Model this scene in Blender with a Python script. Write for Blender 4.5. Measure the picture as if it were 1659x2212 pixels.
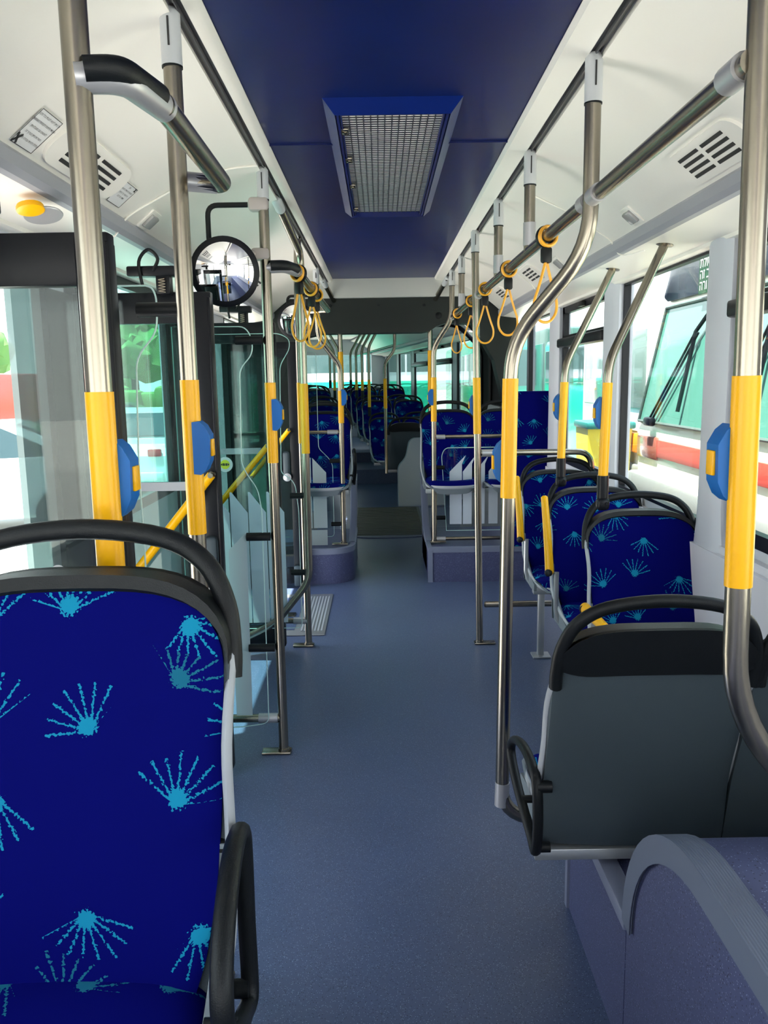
import bpy, bmesh, math, random
from mathutils import Vector, Matrix
SC = bpy.context.scene
for o in list(bpy.data.objects): bpy.data.objects.remove(o)
COL = SC.collection
PI = math.pi

# ------------------------------------------------------------------ camera
cam_d = bpy.data.cameras.new('camera'); cam = bpy.data.objects.new('camera', cam_d); COL.objects.link(cam); SC.camera = cam
F_PX, HCAM = 1750.0, 1.55
cam_d.sensor_fit = 'VERTICAL'; cam_d.sensor_height = 36.0; cam_d.lens = 36.0 * F_PX / 2212.0
cam_d.clip_start = 0.05; cam_d.clip_end = 400
pitch, yaw, roll = math.radians(9.285), math.radians(0.159), 0.016
Fw = Vector((math.sin(yaw)*math.cos(pitch), math.cos(yaw)*math.cos(pitch), -math.sin(pitch)))
R0 = Vector((math.cos(yaw), -math.sin(yaw), 0)); U0 = R0.cross(Fw)
Rv = R0*math.cos(roll) - U0*math.sin(roll); Uv = U0*math.cos(roll) + R0*math.sin(roll)
cam.matrix_world = Matrix(((Rv.x, Uv.x, -Fw.x, 0), (Rv.y, Uv.y, -Fw.y, 0), (Rv.z, Uv.z, -Fw.z, HCAM), (0, 0, 0, 1)))

# ------------------------------------------------------------------ world, sun, exposure
SC.view_settings.view_transform = 'Standard'; SC.view_settings.look = 'None'
SC.view_settings.gamma = 1.0; SC.view_settings.use_curve_mapping = False
SC.view_settings.exposure = 1.12
W = bpy.data.worlds.new('World'); SC.world = W; W.use_nodes = True
wn = W.node_tree; wn.nodes.clear()
wo = wn.nodes.new('ShaderNodeOutputWorld'); bg = wn.nodes.new('ShaderNodeBackground')
tc = wn.nodes.new('ShaderNodeTexCoord'); sx = wn.nodes.new('ShaderNodeSeparateXYZ'); cr = wn.nodes.new('ShaderNodeValToRGB')
wn.links.new(tc.outputs['Generated'], sx.inputs[0]); wn.links.new(sx.outputs['Z'], cr.inputs[0])
cr.color_ramp.elements[0].position = 0.0; cr.color_ramp.elements[0].color = (1.0, 0.99, 0.95, 1)
cr.color_ramp.elements[1].position = 0.7; cr.color_ramp.elements[1].color = (0.62, 0.78, 1.0, 1)
wn.links.new(cr.outputs[0], bg.inputs[0]); bg.inputs[1].default_value = 2.2
wn.links.new(bg.outputs[0], wo.inputs[0])
sun_d = bpy.data.lights.new('sun', 'SUN'); sun = bpy.data.objects.new('sun', sun_d); COL.objects.link(sun)
sun_d.energy = 17.0; sun_d.angle = math.radians(0.6); sun_d.color = (1.0, 0.95, 0.86)
sd = Vector((0.27, 0.12, -1.0)); sun.rotation_euler = sd.to_track_quat('-Z', 'Y').to_euler(); sun.location = (-6, 0, 12)
SC.cycles.max_bounces = 9; SC.cycles.diffuse_bounces = 5; SC.cycles.glossy_bounces = 4; SC.cycles.transparent_max_bounces = 20
SC.cycles.transmission_bounces = 2; SC.cycles.sample_clamp_indirect = 6.0; SC.cycles.caustics_reflective = False; SC.cycles.caustics_refractive = False
SC.cycles.use_denoising = True

# ------------------------------------------------------------------ materials
MATS = {}
def mat(name, col=(.5, .5, .5), rough=.5, metal=0.0, spec=.5, bump=None, var=None, sheen=0, coat=0, emit=None):
    if name in MATS: return MATS[name]
    m = bpy.data.materials.new(name); m.use_nodes = True; nt = m.node_tree; b = nt.nodes['Principled BSDF']
    b.inputs['Base Color'].default_value = (*col, 1); b.inputs['Roughness'].default_value = rough
    b.inputs['Metallic'].default_value = metal; b.inputs['Specular IOR Level'].default_value = spec
    if coat: b.inputs['Coat Weight'].default_value = coat; b.inputs['Coat Roughness'].default_value = .08
    if sheen: b.inputs['Sheen Weight'].default_value = sheen
    if emit: b.inputs['Emission Color'].default_value = (*emit[0], 1); b.inputs['Emission Strength'].default_value = emit[1]
    if var or bump:
        t = nt.nodes.new('ShaderNodeTexCoord'); n = nt.nodes.new('ShaderNodeTexNoise'); n.inputs['Scale'].default_value = (var or bump)[0]
        n.inputs['Detail'].default_value = 3; nt.links.new(t.outputs['Object'], n.inputs['Vector'])
        if var:
            r = nt.nodes.new('ShaderNodeMixRGB'); r.inputs[1].default_value = (*col, 1); r.inputs[2].default_value = (*var[1], 1)
            nt.links.new(n.outputs['Fac'], r.inputs[0]); nt.links.new(r.outputs[0], b.inputs['Base Color'])
        if bump:
            bp = nt.nodes.new('ShaderNodeBump'); bp.inputs['Strength'].default_value = bump[1]; bp.inputs['Distance'].default_value = .002
            nt.links.new(n.outputs['Fac'], bp.inputs['Height']); nt.links.new(bp.outputs[0], b.inputs['Normal'])
    MATS[name] = m; return m

def speckle(name, base, light, dark, rough, scale=260, spec=.5):
    m = mat(name, base, rough, spec=spec); nt = m.node_tree; b = nt.nodes['Principled BSDF']
    t = nt.nodes.new('ShaderNodeTexCoord')
    prev = None
    big = nt.nodes.new('ShaderNodeTexNoise'); big.inputs['Scale'].default_value = 1.6; big.inputs['Detail'].default_value = 4
    nt.links.new(t.outputs['Object'], big.inputs['Vector'])
    mx = nt.nodes.new('ShaderNodeMixRGB'); mx.inputs[1].default_value = (*[c*.82 for c in base], 1); mx.inputs[2].default_value = (*[c*1.18 for c in base], 1)
    nt.links.new(big.outputs['Fac'], mx.inputs[0]); prev = mx
    for k, (c, sc, lim) in enumerate(((light, scale, .16), (dark, scale*.8, .15))):
        v = nt.nodes.new('ShaderNodeTexVoronoi'); v.inputs['Scale'].default_value = sc
        mp = nt.nodes.new('ShaderNodeVectorMath'); mp.operation = 'ADD'; mp.inputs[1].default_value = (k*3.3, k*1.7, 0)
        nt.links.new(t.outputs['Object'], mp.inputs[0]); nt.links.new(mp.outputs[0], v.inputs['Vector'])
        sp = nt.nodes.new('ShaderNodeSeparateColor'); nt.links.new(v.outputs['Color'], sp.inputs[0])
        lt = nt.nodes.new('ShaderNodeMath'); lt.operation = 'LESS_THAN'; lt.inputs[1].default_value = lim
        nt.links.new(sp.outputs[0], lt.inputs[0])
        l2 = nt.nodes.new('ShaderNodeMath'); l2.operation = 'LESS_THAN'; l2.inputs[1].default_value = .34
        nt.links.new(v.outputs['Distance'], l2.inputs[0])
        mu = nt.nodes.new('ShaderNodeMath'); mu.operation = 'MULTIPLY'; nt.links.new(lt.outputs[0], mu.inputs[0]); nt.links.new(l2.outputs[0], mu.inputs[1])
        x = nt.nodes.new('ShaderNodeMixRGB'); x.inputs[2].default_value = (*c, 1)
        nt.links.new(mu.outputs[0], x.inputs[0]); nt.links.new(prev.outputs[0], x.inputs[1]); prev = x
    nt.links.new(prev.outputs[0], b.inputs['Base Color'])
    return m

def steel(name, col, rough):
    m = mat(name, col, rough, 1.0); nt = m.node_tree; b = nt.nodes['Principled BSDF']
    t = nt.nodes.new('ShaderNodeTexCoord'); n = nt.nodes.new('ShaderNodeTexNoise'); n.inputs['Scale'].default_value = 9.0; n.inputs['Detail'].default_value = 2
    nt.links.new(t.outputs['Object'], n.inputs['Vector'])
    mr = nt.nodes.new('ShaderNodeMapRange'); mr.inputs[3].default_value = rough*.9; mr.inputs[4].default_value = rough*1.1
    nt.links.new(n.outputs['Fac'], mr.inputs[0]); nt.links.new(mr.outputs[0], b.inputs['Roughness'])
    return m

def glass(name, tint, refl=1.0, dirt=0.0):
    m = bpy.data.materials.new(name); m.use_nodes = True; nt = m.node_tree; nt.nodes.clear()
    out = nt.nodes.new('ShaderNodeOutputMaterial'); tr = nt.nodes.new('ShaderNodeBsdfTransparent'); tr.inputs[0].default_value = (*tint, 1)
    gl = nt.nodes.new('ShaderNodeBsdfGlossy'); gl.inputs['Roughness'].default_value = .01
    fr = nt.nodes.new('ShaderNodeLayerWeight'); fr.inputs['Blend'].default_value = .5
    pw = nt.nodes.new('ShaderNodeMath'); pw.operation = 'POWER'; pw.inputs[1].default_value = 5; nt.links.new(fr.outputs['Facing'], pw.inputs[0])
    mu = nt.nodes.new('ShaderNodeMath'); mu.operation = 'MULTIPLY_ADD'; mu.inputs[1].default_value = .8*refl; mu.inputs[2].default_value = .03*refl; mu.use_clamp = True
    mx = nt.nodes.new('ShaderNodeMixShader'); nt.links.new(pw.outputs[0], mu.inputs[0]); nt.links.new(mu.outputs[0], mx.inputs[0])
    nt.links.new(tr.outputs[0], mx.inputs[1]); nt.links.new(gl.outputs[0], mx.inputs[2]); last = mx
    if dirt:
        df = nt.nodes.new('ShaderNodeBsdfDiffuse'); df.inputs[0].default_value = (.5, .55, .55, 1)
        m2 = nt.nodes.new('ShaderNodeMixShader'); m2.inputs[0].default_value = dirt
        nt.links.new(mx.outputs[0], m2.inputs[1]); nt.links.new(df.outputs[0], m2.inputs[2]); last = m2
    nt.links.new(last.outputs[0], out.inputs[0]); MATS[name] = m; return m

def fabric(name, axis):
    """dark blue plush with cyan brush-stroke fans; axis 'z' for backrests (x,z), 'y' for cushions (x,y)"""
    m = mat(name, (.002, .003, .13), .85, sheen=.05, spec=.05); nt = m.node_tree; b = nt.nodes['Principled BSDF']
    b.inputs['Sheen Tint'].default_value = (.05, .08, .9, 1); b.inputs['Sheen Roughness'].default_value = .4
    N = nt.nodes.new; L = nt.links.new
    def M(op, a, c=None, d=None, clamp=False):
        n = N('ShaderNodeMath'); n.operation = op; n.use_clamp = clamp
        for i, v in enumerate((a, c, d)):
            if v is None: continue
            if isinstance(v, (int, float)): n.inputs[i].default_value = v
            else: L(v, n.inputs[i])
        return n.outputs[0]
    t = N('ShaderNodeTexCoord'); s = N('ShaderNodeSeparateXYZ'); L(t.outputs['Object'], s.inputs[0])
    oi = N('ShaderNodeObjectInfo'); rnd = M('MULTIPLY', oi.outputs['Random'], 7.0)
    px = M('ADD', M('MULTIPLY', s.outputs['X'], 7.6), rnd); py = M('ADD', M('MULTIPLY', s.outputs['Z' if axis == 'z' else 'Y'], 7.6), M('MULTIPLY', rnd, 1.7))
    c = N('ShaderNodeCombineXYZ'); L(px, c.inputs[0]); L(py, c.inputs[1])
    v = N('ShaderNodeTexVoronoi'); v.voronoi_dimensions = '2D'; v.inputs['Scale'].default_value = 1.0; v.inputs['Randomness'].default_value = .55
    L(c.outputs[0], v.inputs['Vector'])
    dv = N('ShaderNodeVectorMath'); dv.operation = 'SUBTRACT'; L(c.outputs[0], dv.inputs[0]); L(v.outputs['Position'], dv.inputs[1])
    ds = N('ShaderNodeSeparateXYZ'); L(dv.outputs[0], ds.inputs[0]); cs = N('ShaderNodeSeparateColor'); L(v.outputs['Color'], cs.inputs[0])
    r = M('SQRT', M('ADD', M('MULTIPLY', ds.outputs[0], ds.outputs[0]), M('MULTIPLY', ds.outputs[1], ds.outputs[1])))
    # direction of the fan: up or down with a tilt
    flip = M('MULTIPLY', M('GREATER_THAN', cs.outputs[0], .5), PI)
    th0 = M('ADD', flip, M('MULTIPLY', M('SUBTRACT', cs.outputs[1], .5), 1.3))
    ca, sa = M('COSINE', th0), M('SINE', th0)
    rx = M('SUBTRACT', M('MULTIPLY', ds.outputs[0], ca), M('MULTIPLY', ds.outputs[1], sa))
    ry = M('ADD', M('ADD', M('MULTIPLY', ds.outputs[0], sa), M('MULTIPLY', ds.outputs[1], ca)), .06)
    r2 = M('SQRT', M('ADD', M('MULTIPLY', rx, rx), M('MULTIPLY', ry, ry)))
    ang = M('ARCTAN2', rx, ry)
    fr = M('ABSOLUTE', M('SUBTRACT', M('FRACT', M('ADD', M('MULTIPLY', ang, 2.9), cs.outputs[2])), .5))   # 0 at a ray's axis
    dist = M('MULTIPLY', M('MULTIPLY', fr, .345), r2)
    nz = N('ShaderNodeTexNoise'); nz.inputs['Scale'].default_value = 34; nz.inputs['Detail'].default_value = 1; L(c.outputs[0], nz.inputs['Vector'])
    wid = M('MULTIPLY', M('ADD', M('MULTIPLY', nz.outputs['Fac'], .072), -.026), 1.0)
    ray = M('LESS_THAN', dist, wid)
    fan = M('LESS_THAN', M('ABSOLUTE', ang), 1.25)
    nl = N('ShaderNodeTexNoise'); nl.inputs['Scale'].default_value = 4; cc = N('ShaderNodeCombineXYZ'); L(M('FLOOR', M('ADD', M('MULTIPLY', ang, 2.9), cs.outputs[2])), cc.inputs[0]); L(cs.outputs[0], cc.inputs[1]); L(cc.outputs[0], nl.inputs['Vector'])
    ln = M('LESS_THAN', r2, M('ADD', .25, M('MULTIPLY', nl.outputs['Fac'], .5)))
    rays = M('MULTIPLY', M('MULTIPLY', ray, fan), ln)
    core = M('LESS_THAN', M('ADD', r, M('MULTIPLY', M('SUBTRACT', nz.outputs['Fac'], .5), .16)), .095)
    msk = M('MAXIMUM', rays, core)
    sz = M('GREATER_THAN', cs.outputs[2], .06); msk = M('MULTIPLY', msk, sz)
    cr2 = N('ShaderNodeMixRGB'); cr2.inputs[1].default_value = (.008, .20, .34, 1); cr2.inputs[2].default_value = (.01, .11, .18, 1); L(M('GREATER_THAN', cs.outputs[1], .72), cr2.inputs[0])
    mx = N('ShaderNodeMixRGB'); mx.inputs[1].default_value = (.0006, .0014, .095, 1); L(msk, mx.inputs[0]); L(cr2.outputs[0], mx.inputs[2])
    L(mx.outputs[0], b.inputs['Base Color'])
    return m

M_floor = speckle('floor_vinyl', (.068, .092, .168), (.26, .33, .43), (.012, .018, .035), .33, 340)
M_box = speckle('podium_vinyl', (.060, .068, .150), (.22, .26, .40), (.012, .016, .04), .5)
M_trim = mat('grey_trim', (.17, .19, .27), .45)
M_white = mat('white_lining', (.90, .87, .81), .35, var=(3.0, (.87, .84, .78)))
M_bead = mat('grey_lining', (.33, .34, .38), .4)
M_pillar = mat('pillar_grey', (.52, .54, .60), .45)
M_ceil = mat('blue_ceiling', (.002, .010, .095), .33, spec=.28, bump=(400, .3), var=(5, (.002, .007, .06)))
M_bluef = mat('blue_frame', (.002, .012, .12), .28, spec=.4)
M_steel = steel('brushed_steel', (.29, .26, .21), .25)
M_conn = mat('pole_connector', (.42, .42, .44), .35, .5)
M_yel = mat('yellow_sleeve', (.88, .43, .0), .3, spec=.35)
M_strap = mat('strap_yellow', (.86, .40, .03), .35)
M_blue = mat('button_blue', (.002, .11, .40), .4, spec=.3)
M_blk = mat('black_plastic', (.006, .0075, .009), .45, spec=.22, bump=(500, .2))
M_blk2 = mat('black_frame', (.006, .007, .010), .35, spec=.2)
M_shell = mat('seat_shell', (.050, .068, .080), .5, spec=.35, bump=(700, .3))  # darker than the shell sides: shade on the seat back put into the grey
M_shellS = mat('seat_shell_inside', (.16, .19, .21), .5)
M_shellL = mat('seat_shell_side', (.34, .36, .39), .5)
M_fab, M_fabh = fabric('plush_back', 'z'), fabric('plush_cushion', 'y')
M_dk = mat('bellows_dark', (.012, .015, .016), .6, spec=.25)
M_hdr = mat('header_grey', (.013, .018, .017), .5, spec=.3)
M_gw = glass('window_glass', (.93, .96, .95))
M_gd = glass('door_glass', (.60, .80, .77), 1.1, .02)
M_gn = glass('near_door_glass', (.93, .97, .96), 1.0, .01)
M_gk = glass('shade_tint_glass', (.26, .38, .36), 1.2, .02)  # dark tint stands in for dim interior reflections and shades the rear section
M_gt = glass('trailer_glass', (.50, .60, .58), .9)  # tint deepened to darken the rear section, shade put into the glass colour
M_gc = glass('clear_panel', (.93, .96, .96), .8)
M_edge = mat('panel_edge', (.55, .75, .72), .2)
M_decal = mat('grey_decal', (.42, .50, .55), .5)
M_paper = mat('paper_label', (.75, .75, .75), .6)
M_ink = mat('label_ink', (.03, .03, .03), .6)
M_mirror = mat('mirror_face', (.9, .9, .9), .01, 1.0)
M_dark = mat('slot_dark', (.02, .02, .02), .7)
M_plate = mat('steel_plate', (.45, .47, .48), .35, .7)

# ------------------------------------------------------------------ builders
PIV = Vector((.065, 8.8, 0)); TR = Matrix.Translation(PIV) @ Matrix.Rotation(math.radians(8.0), 4, 'Z') @ Matrix.Translation(-PIV)
BASE = {}
def tag(o, label=None, cat=None, group=None, kind=None):
    for k, v in (('label', label), ('category', cat), ('group', group), ('kind', kind)):
        if v: o[k] = v
    return o
def thing(name, label, cat, loc=(0, 0, 0), rz=0, group=None, tr=False):
    o = bpy.data.objects.new(name, None); COL.objects.link(o); o.empty_display_size = .1
    m = Matrix.Translation(loc) @ Matrix.Rotation(rz, 4, 'Z'); BASE[o.name] = m.inverted()
    o.matrix_world = (TR @ m) if tr else m
    return tag(o, label, cat, group)

class MB:
    def __init__(s): s.v = []; s.f = []
    def add(s, vs, fs):
        n = len(s.v); s.v += [Vector(v) for v in vs]; s.f += [tuple(i+n for i in f) for f in fs]; return s
    def box(s, c, d, bev=0, rot=None, seg=2):
        bm = bmesh.new(); bmesh.ops.create_cube(bm, size=1)
        for v in bm.verts: v.co = Vector((v.co.x*d[0], v.co.y*d[1], v.co.z*d[2]))
        if bev: bmesh.ops.bevel(bm, geom=bm.edges[:], offset=bev, segments=seg, affect='EDGES', profile=.5)
        if rot is not None: bmesh.ops.transform(bm, matrix=rot.to_4x4(), verts=bm.verts)
        bm.verts.index_update()
        s.add([v.co + Vector(c) for v in bm.verts], [tuple(v.index for v in f.verts) for f in bm.faces]); bm.free(); return s
    def bb(s, a, b, bev=0):
        return s.box([(a[i]+b[i])/2 for i in range(3)], [abs(b[i]-a[i]) for i in range(3)], bev)
    def sweep(s, pts, r, n=12, closed=False, caps=True, flat=None):
        pts = [Vector(p) for p in pts]; P = []
        for p in pts:
            if not P or (p-P[-1]).length > 1e-5: P.append(p)
        m = len(P); T = []
        for i in range(m):
            a = P[(i-1) % m] if (closed or i) else P[i]; b = P[(i+1) % m] if (closed or i < m-1) else P[i]
            T.append((b-a).normalized())
        ref = Vector((0, 0, 1)) if abs(T[0].z) < .9 else Vector((0, 1, 0))
        x = T[0].cross(ref).normalized(); rings = []
        for i in range(m):
            x = (x - T[i]*x.dot(T[i])).normalized(); y = T[i].cross(x)
            rr = r(i/(m-1)) if callable(r) else r
            if isinstance(rr, (int, float)): rr = (rr, rr)
            rings.append([P[i] + x*math.cos(2*PI*k/n)*rr[0] + y*math.sin(2*PI*k/n)*rr[1] for k in range(n)])
        vs = [v for rg in rings for v in rg]; fs = []
        for i in range(m if closed else m-1):
            j = (i+1) % m
            for k in range(n): fs.append((i*n+k, i*n+(k+1) % n, j*n+(k+1) % n, j*n+k))
        if caps and not closed: fs += [tuple(range(n))[::-1], tuple((m-1)*n+k for k in range(n))]
        return s.add(vs, fs)
    def lathe(s, c, prof, axis=(0, 0, 1), n=24):
        a = Vector(axis).normalized(); q = a.to_track_quat('Z', 'Y').to_matrix(); vs = []; fs = []
        for r, h in prof: vs += [Vector(c) + q @ Vector((r*math.cos(2*PI*k/n), r*math.sin(2*PI*k/n), h)) for k in range(n)]
        for i in range(len(prof)-1):
            for k in range(n): fs.append((i*n+k, i*n+(k+1) % n, (i+1)*n+(k+1) % n, (i+1)*n+k))
        fs += [tuple(range(n))[::-1], tuple((len(prof)-1)*n+k for k in range(n))]
        return s.add(vs, fs)
    def prism(s, pts, d):
        n = len(pts); d = Vector(d); a = [Vector(p) for p in pts]
        return s.add(a + [p+d for p in a], [tuple(range(n))[::-1], tuple(range(n, 2*n))] + [(i, (i+1) % n, n+(i+1) % n, n+i) for i in range(n)])
    def solid(s, fr, bk, nu, nv):
        """closed slab between two parametric faces fr(u,v), bk(u,v); u,v in 0..1"""
        vs = [fr(i/nu, j/nv) for j in range(nv+1) for i in range(nu+1)] + [bk(i/nu, j/nv) for j in range(nv+1) for i in range(nu+1)]
        w = nu+1; o = w*(nv+1); fs = []
        for j in range(nv):
            for i in range(nu):
                a = j*w+i; fs += [(a, a+1, a+w+1, a+w), (o+a+w, o+a+w+1, o+a+1, o+a)]
        for i in range(nu): fs += [(i+1, i, o+i, o+i+1), (nv*w+i, nv*w+i+1, o+nv*w+i+1, o+nv*w+i)]
        for j in range(nv): fs += [(j*w, (j+1)*w, o+(j+1)*w, o+j*w), ((j+1)*w+nu, j*w+nu, o+j*w+nu, o+(j+1)*w+nu)]
        return s.add(vs, fs)
    def build(s, name, m, parent=None, local=False, smooth=True, kind=None, label=None, ang=40, tr=False):
        me = bpy.data.meshes.new(name); B = BASE[parent.name] if (parent is not None and not local) else None
        vs = [(B @ v) if B is not None else v for v in s.v]
        me.from_pydata([tuple(v) for v in vs], [], s.f); me.materials.append(m)
        bm = bmesh.new(); bm.from_mesh(me); bmesh.ops.recalc_face_normals(bm, faces=bm.faces); bm.to_mesh(me); bm.free()
        if smooth:
            me.polygons.foreach_set('use_smooth', [True]*len(me.polygons)); me.set_sharp_from_angle(angle=math.radians(ang))
        o = bpy.data.objects.new(name, me); COL.objects.link(o)
        if parent is not None:
            o.parent = parent; BASE[o.name] = BASE[parent.name]
        else:
            BASE[o.name] = Matrix.Identity(4)
            if tr: o.matrix_world = TR
        if kind: o['kind'] = kind
        if label: o['label'] = label
        return o

def fillet(pts, rad, n=6):
    P = [Vector(p) for p in pts]; out = [P[0]]
    for i in range(1, len(P)-1):
        a, b, c = P[i-1], P[i], P[i+1]; u = (a-b); w = (c-b); r = min(rad, u.length*.49, w.length*.49)
        p0 = b + u.normalized()*r; p2 = b + w.normalized()*r
        for k in range(n+1):
            t = k/n; out.append(p0*(1-t)**2 + b*2*t*(1-t) + p2*t*t)
    out.append(P[-1]); return out
def spline(P, k=5, closed=False):
    P = [Vector(p) for p in P]; n = len(P); out = []
    for i in range(n if closed else n-1):
        g = (lambda j: P[j % n]) if closed else (lambda j: P[max(0, min(n-1, j))])
        p0, p1, p2, p3 = g(i-1), g(i), g(i+1), g(i+2)
        for q in range(k):
            t = q/k; out.append(.5*((2*p1)+(p2-p0)*t+(2*p0-5*p1+4*p2-p3)*t*t+(3*p1-p0-3*p2+p3)*t**3))
    if not closed: out.append(P[-1])
    return out
def zclip(path, z0, z1):
    out = []
    for a, b in zip(path, path[1:]):
        if abs(a.z-b.z) < 1e-6: continue
        for z in (z0, z1):
            t = (z-a.z)/(b.z-a.z)
            if -1e-9 <= t <= 1+1e-9: out.append(a.lerp(b, t))
    out += [p for p in path if z0 < p.z < z1]
    out.sort(key=lambda p: p.z)
    return out
def struct(name, mb, m, tr=False, smooth=False, ang=30): return mb.build(name, m, kind='structure', tr=tr, smooth=smooth, ang=ang)
def txt(name, s, m, parent, loc, size, R, ext=0.0, align='LEFT'):
    c = bpy.data.curves.new(name, 'FONT'); c.body = s; c.size = size; c.extrude = ext; c.align_x = align
    tmp = bpy.data.objects.new(name, c); COL.objects.link(tmp); bpy.context.view_layer.update()
    me = bpy.data.meshes.new_from_object(tmp.evaluated_get(bpy.context.evaluated_depsgraph_get())); bpy.data.objects.remove(tmp)
    me.transform(BASE[parent.name] @ (Matrix.Translation(loc) @ R.to_4x4())); me.materials.clear(); me.materials.append(m)
    o = bpy.data.objects.new(name, me); COL.objects.link(o); o.parent = parent; return o

# ------------------------------------------------------------------ bus shell (front section, y -3 .. 7.2)
CX, HW = .065, 1.2; XL, XR = CX-HW, CX+HW; Y0, Y1 = -2.6, 7.15
struct('floor', MB().bb((XL-.03, Y0, -.06), (XR+.03, 7.95, 0)), M_floor)
struct('ceiling', MB().bb((-.372, Y0, 2.37), (.462, 6.86, 2.42)).bb((-.372, 3.008, 2.364), (.462, 3.018, 2.372)), M_ceil)
COVE = [(.5, 2.33), (.56, 2.315), (.64, 2.292), (.72, 2.258), (.80, 2.215), (.87, 2.165), (.935, 2.11)]
CS = [(v.x, v.z) for v in spline([(a, 0, b) for a, b in COVE], 4)]
def strip(prof, ya, yb, sgn, th=.02):
    """extrude an open cross-section (offset from the centre line, z) along y as a thick lining"""
    a = [Vector((CX+sgn*x, ya, z)) for x, z in prof]; nrm = []
    for i in range(len(prof)):
        p, q = prof[max(0, i-1)], prof[min(len(prof)-1, i+1)]; t = Vector((q[0]-p[0], 0, q[1]-p[1])).normalized(); nrm.append(Vector((-t.z*sgn, 0, t.x)).normalized()*th)
    n = len(a); up = [a[i]+nrm[i] for i in range(n)]; d = Vector((0, yb-ya, 0)); ring = a + up[::-1]
    m = MB(); m.v = ring + [p+d for p in ring]; k = 2*n
    m.f = [(i, (i+1) % k, k+(i+1) % k, k+i) for i in range(k)] + [(i, i+1, k-2-i, k-1-i) for i in range(n-1)] + [(k+i+1, k+i, k+k-1-i, k+k-2-i) for i in range(n-1)]
    return m
def lining(ya, yb, tr, n0):
    for sgn, sd in ((-1, 'left'), (1, 'right')):
        i = n0 + (0 if sgn < 0 else 3)
        struct('trim_%d' % i, strip(CS, ya, yb, sgn), M_white, tr, True, 50)
        struct('trim_%d' % (i+1), strip([(.935, 2.112), (.928, 2.10), (.93, 2.07), (.945, 2.055), (.965, 2.052)], ya, yb, sgn), M_bead, tr, True)
        m = strip([(.965, 2.053), (1.10, 2.035), (1.155, 2.03), (1.16, 2.018), (1.215, 2.012)], ya, yb, sgn)
        struct('trim_%d' % (i+2), m, M_white, tr, True)
lining(Y0, 6.9, False, 1)
# strip between blue ceiling and cove with the pole rail
for sgn, n in ((-1, 20), (1, 21)):
    e = .437 if sgn < 0 else .397
    struct('trim_%d' % n, strip([(e, 2.368), (e+.008, 2.352), (.455, 2.345), (.470, 2.342)], Y0, 6.9, sgn), M_white, smooth=True)
    struct('trim_%d' % (n+2), MB().bb((CX+sgn*.468, Y0, 2.350), (CX+sgn*.502, 6.9, 2.372)).bb((CX+sgn*.4835, Y0, 2.338), (CX+sgn*.4865, 6.9, 2.352)), mat('rail_grey', (.12, .12, .13), .4, .6))
# end of the ceiling, white cross panel and dark arch header
struct('trim_24', MB().bb((XL+.25, 6.86, 2.22), (XR-.25, 6.92, 2.42)), mat('end_panel', (.62, .63, .60), .4))
hp = [(-1.1, 2.24), (-1.1, 1.0), (-.98, 1.3), (-.80, 1.78), (-.66, 1.91), (-.55, 1.935), (.30, 1.935), (.36, 1.945), (.42, 1.985), (.50, 2.01), (.72, 2.0), (.90, 1.70), (1.0, 1.3), (1.1, .9), (1.1, 2.24)]
struct('wall_rear', MB().prism([(CX+x, 6.93, z) for x, z in hp], (0, .2, 0)), M_hdr)
hb = thing('bolt_cap', 'small round caps on the dark arch above the gangway', 'bolt cap', (.065, 6.92, 2.1))
for x, z, r in ((-.40, 2.16, .012), (.0, 2.16, .012), (.38, 2.155, .012), (.50, 2.07, .028), (.62, 2.07, .028)):
    MB().lathe((x, 6.93, z), [(r, 0), (r, .008), (r*.6, .012)], (0, -1, 0), 16).build('cap', M_blk, hb)

# --- right side wall with windows 0..3
def wall_side(side, x, out, wins, ya, yb, tr=False, sill=.965, top=2.02, low=0.0, floor=0.0, num=0, name=None):
    m = MB(); t = .05*out
    m.bb((x, ya, floor), (x+t, yb, sill))
    prev = ya
    for (a, b) in wins:
        if a > prev: m.bb((x, prev, sill), (x+t, a, top+.1))
        prev = b
    if prev < yb: m.bb((x, prev, sill), (x+t, yb, top+.1))
    m.bb((x, ya, top), (x+t, yb, top+.35))
    return m
WR = [(-2.3, -.9), (-.7, .9), (1.45, 2.92), (3.13, 4.28), (4.55, 5.68), (5.98, 6.95)]
struct('wall_right', wall_side('right', XR, 1, WR, Y0, 7.05), M_pillar)
struct('baseboard_right', MB().bb((XR-.05, Y0, 0), (XR+.01, 7.0, .90)).bb((XR-.03, Y0, .90), (XR+.01, 7.0, .93)), mat('side_lining', (.60, .60, .66), .5))
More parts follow.
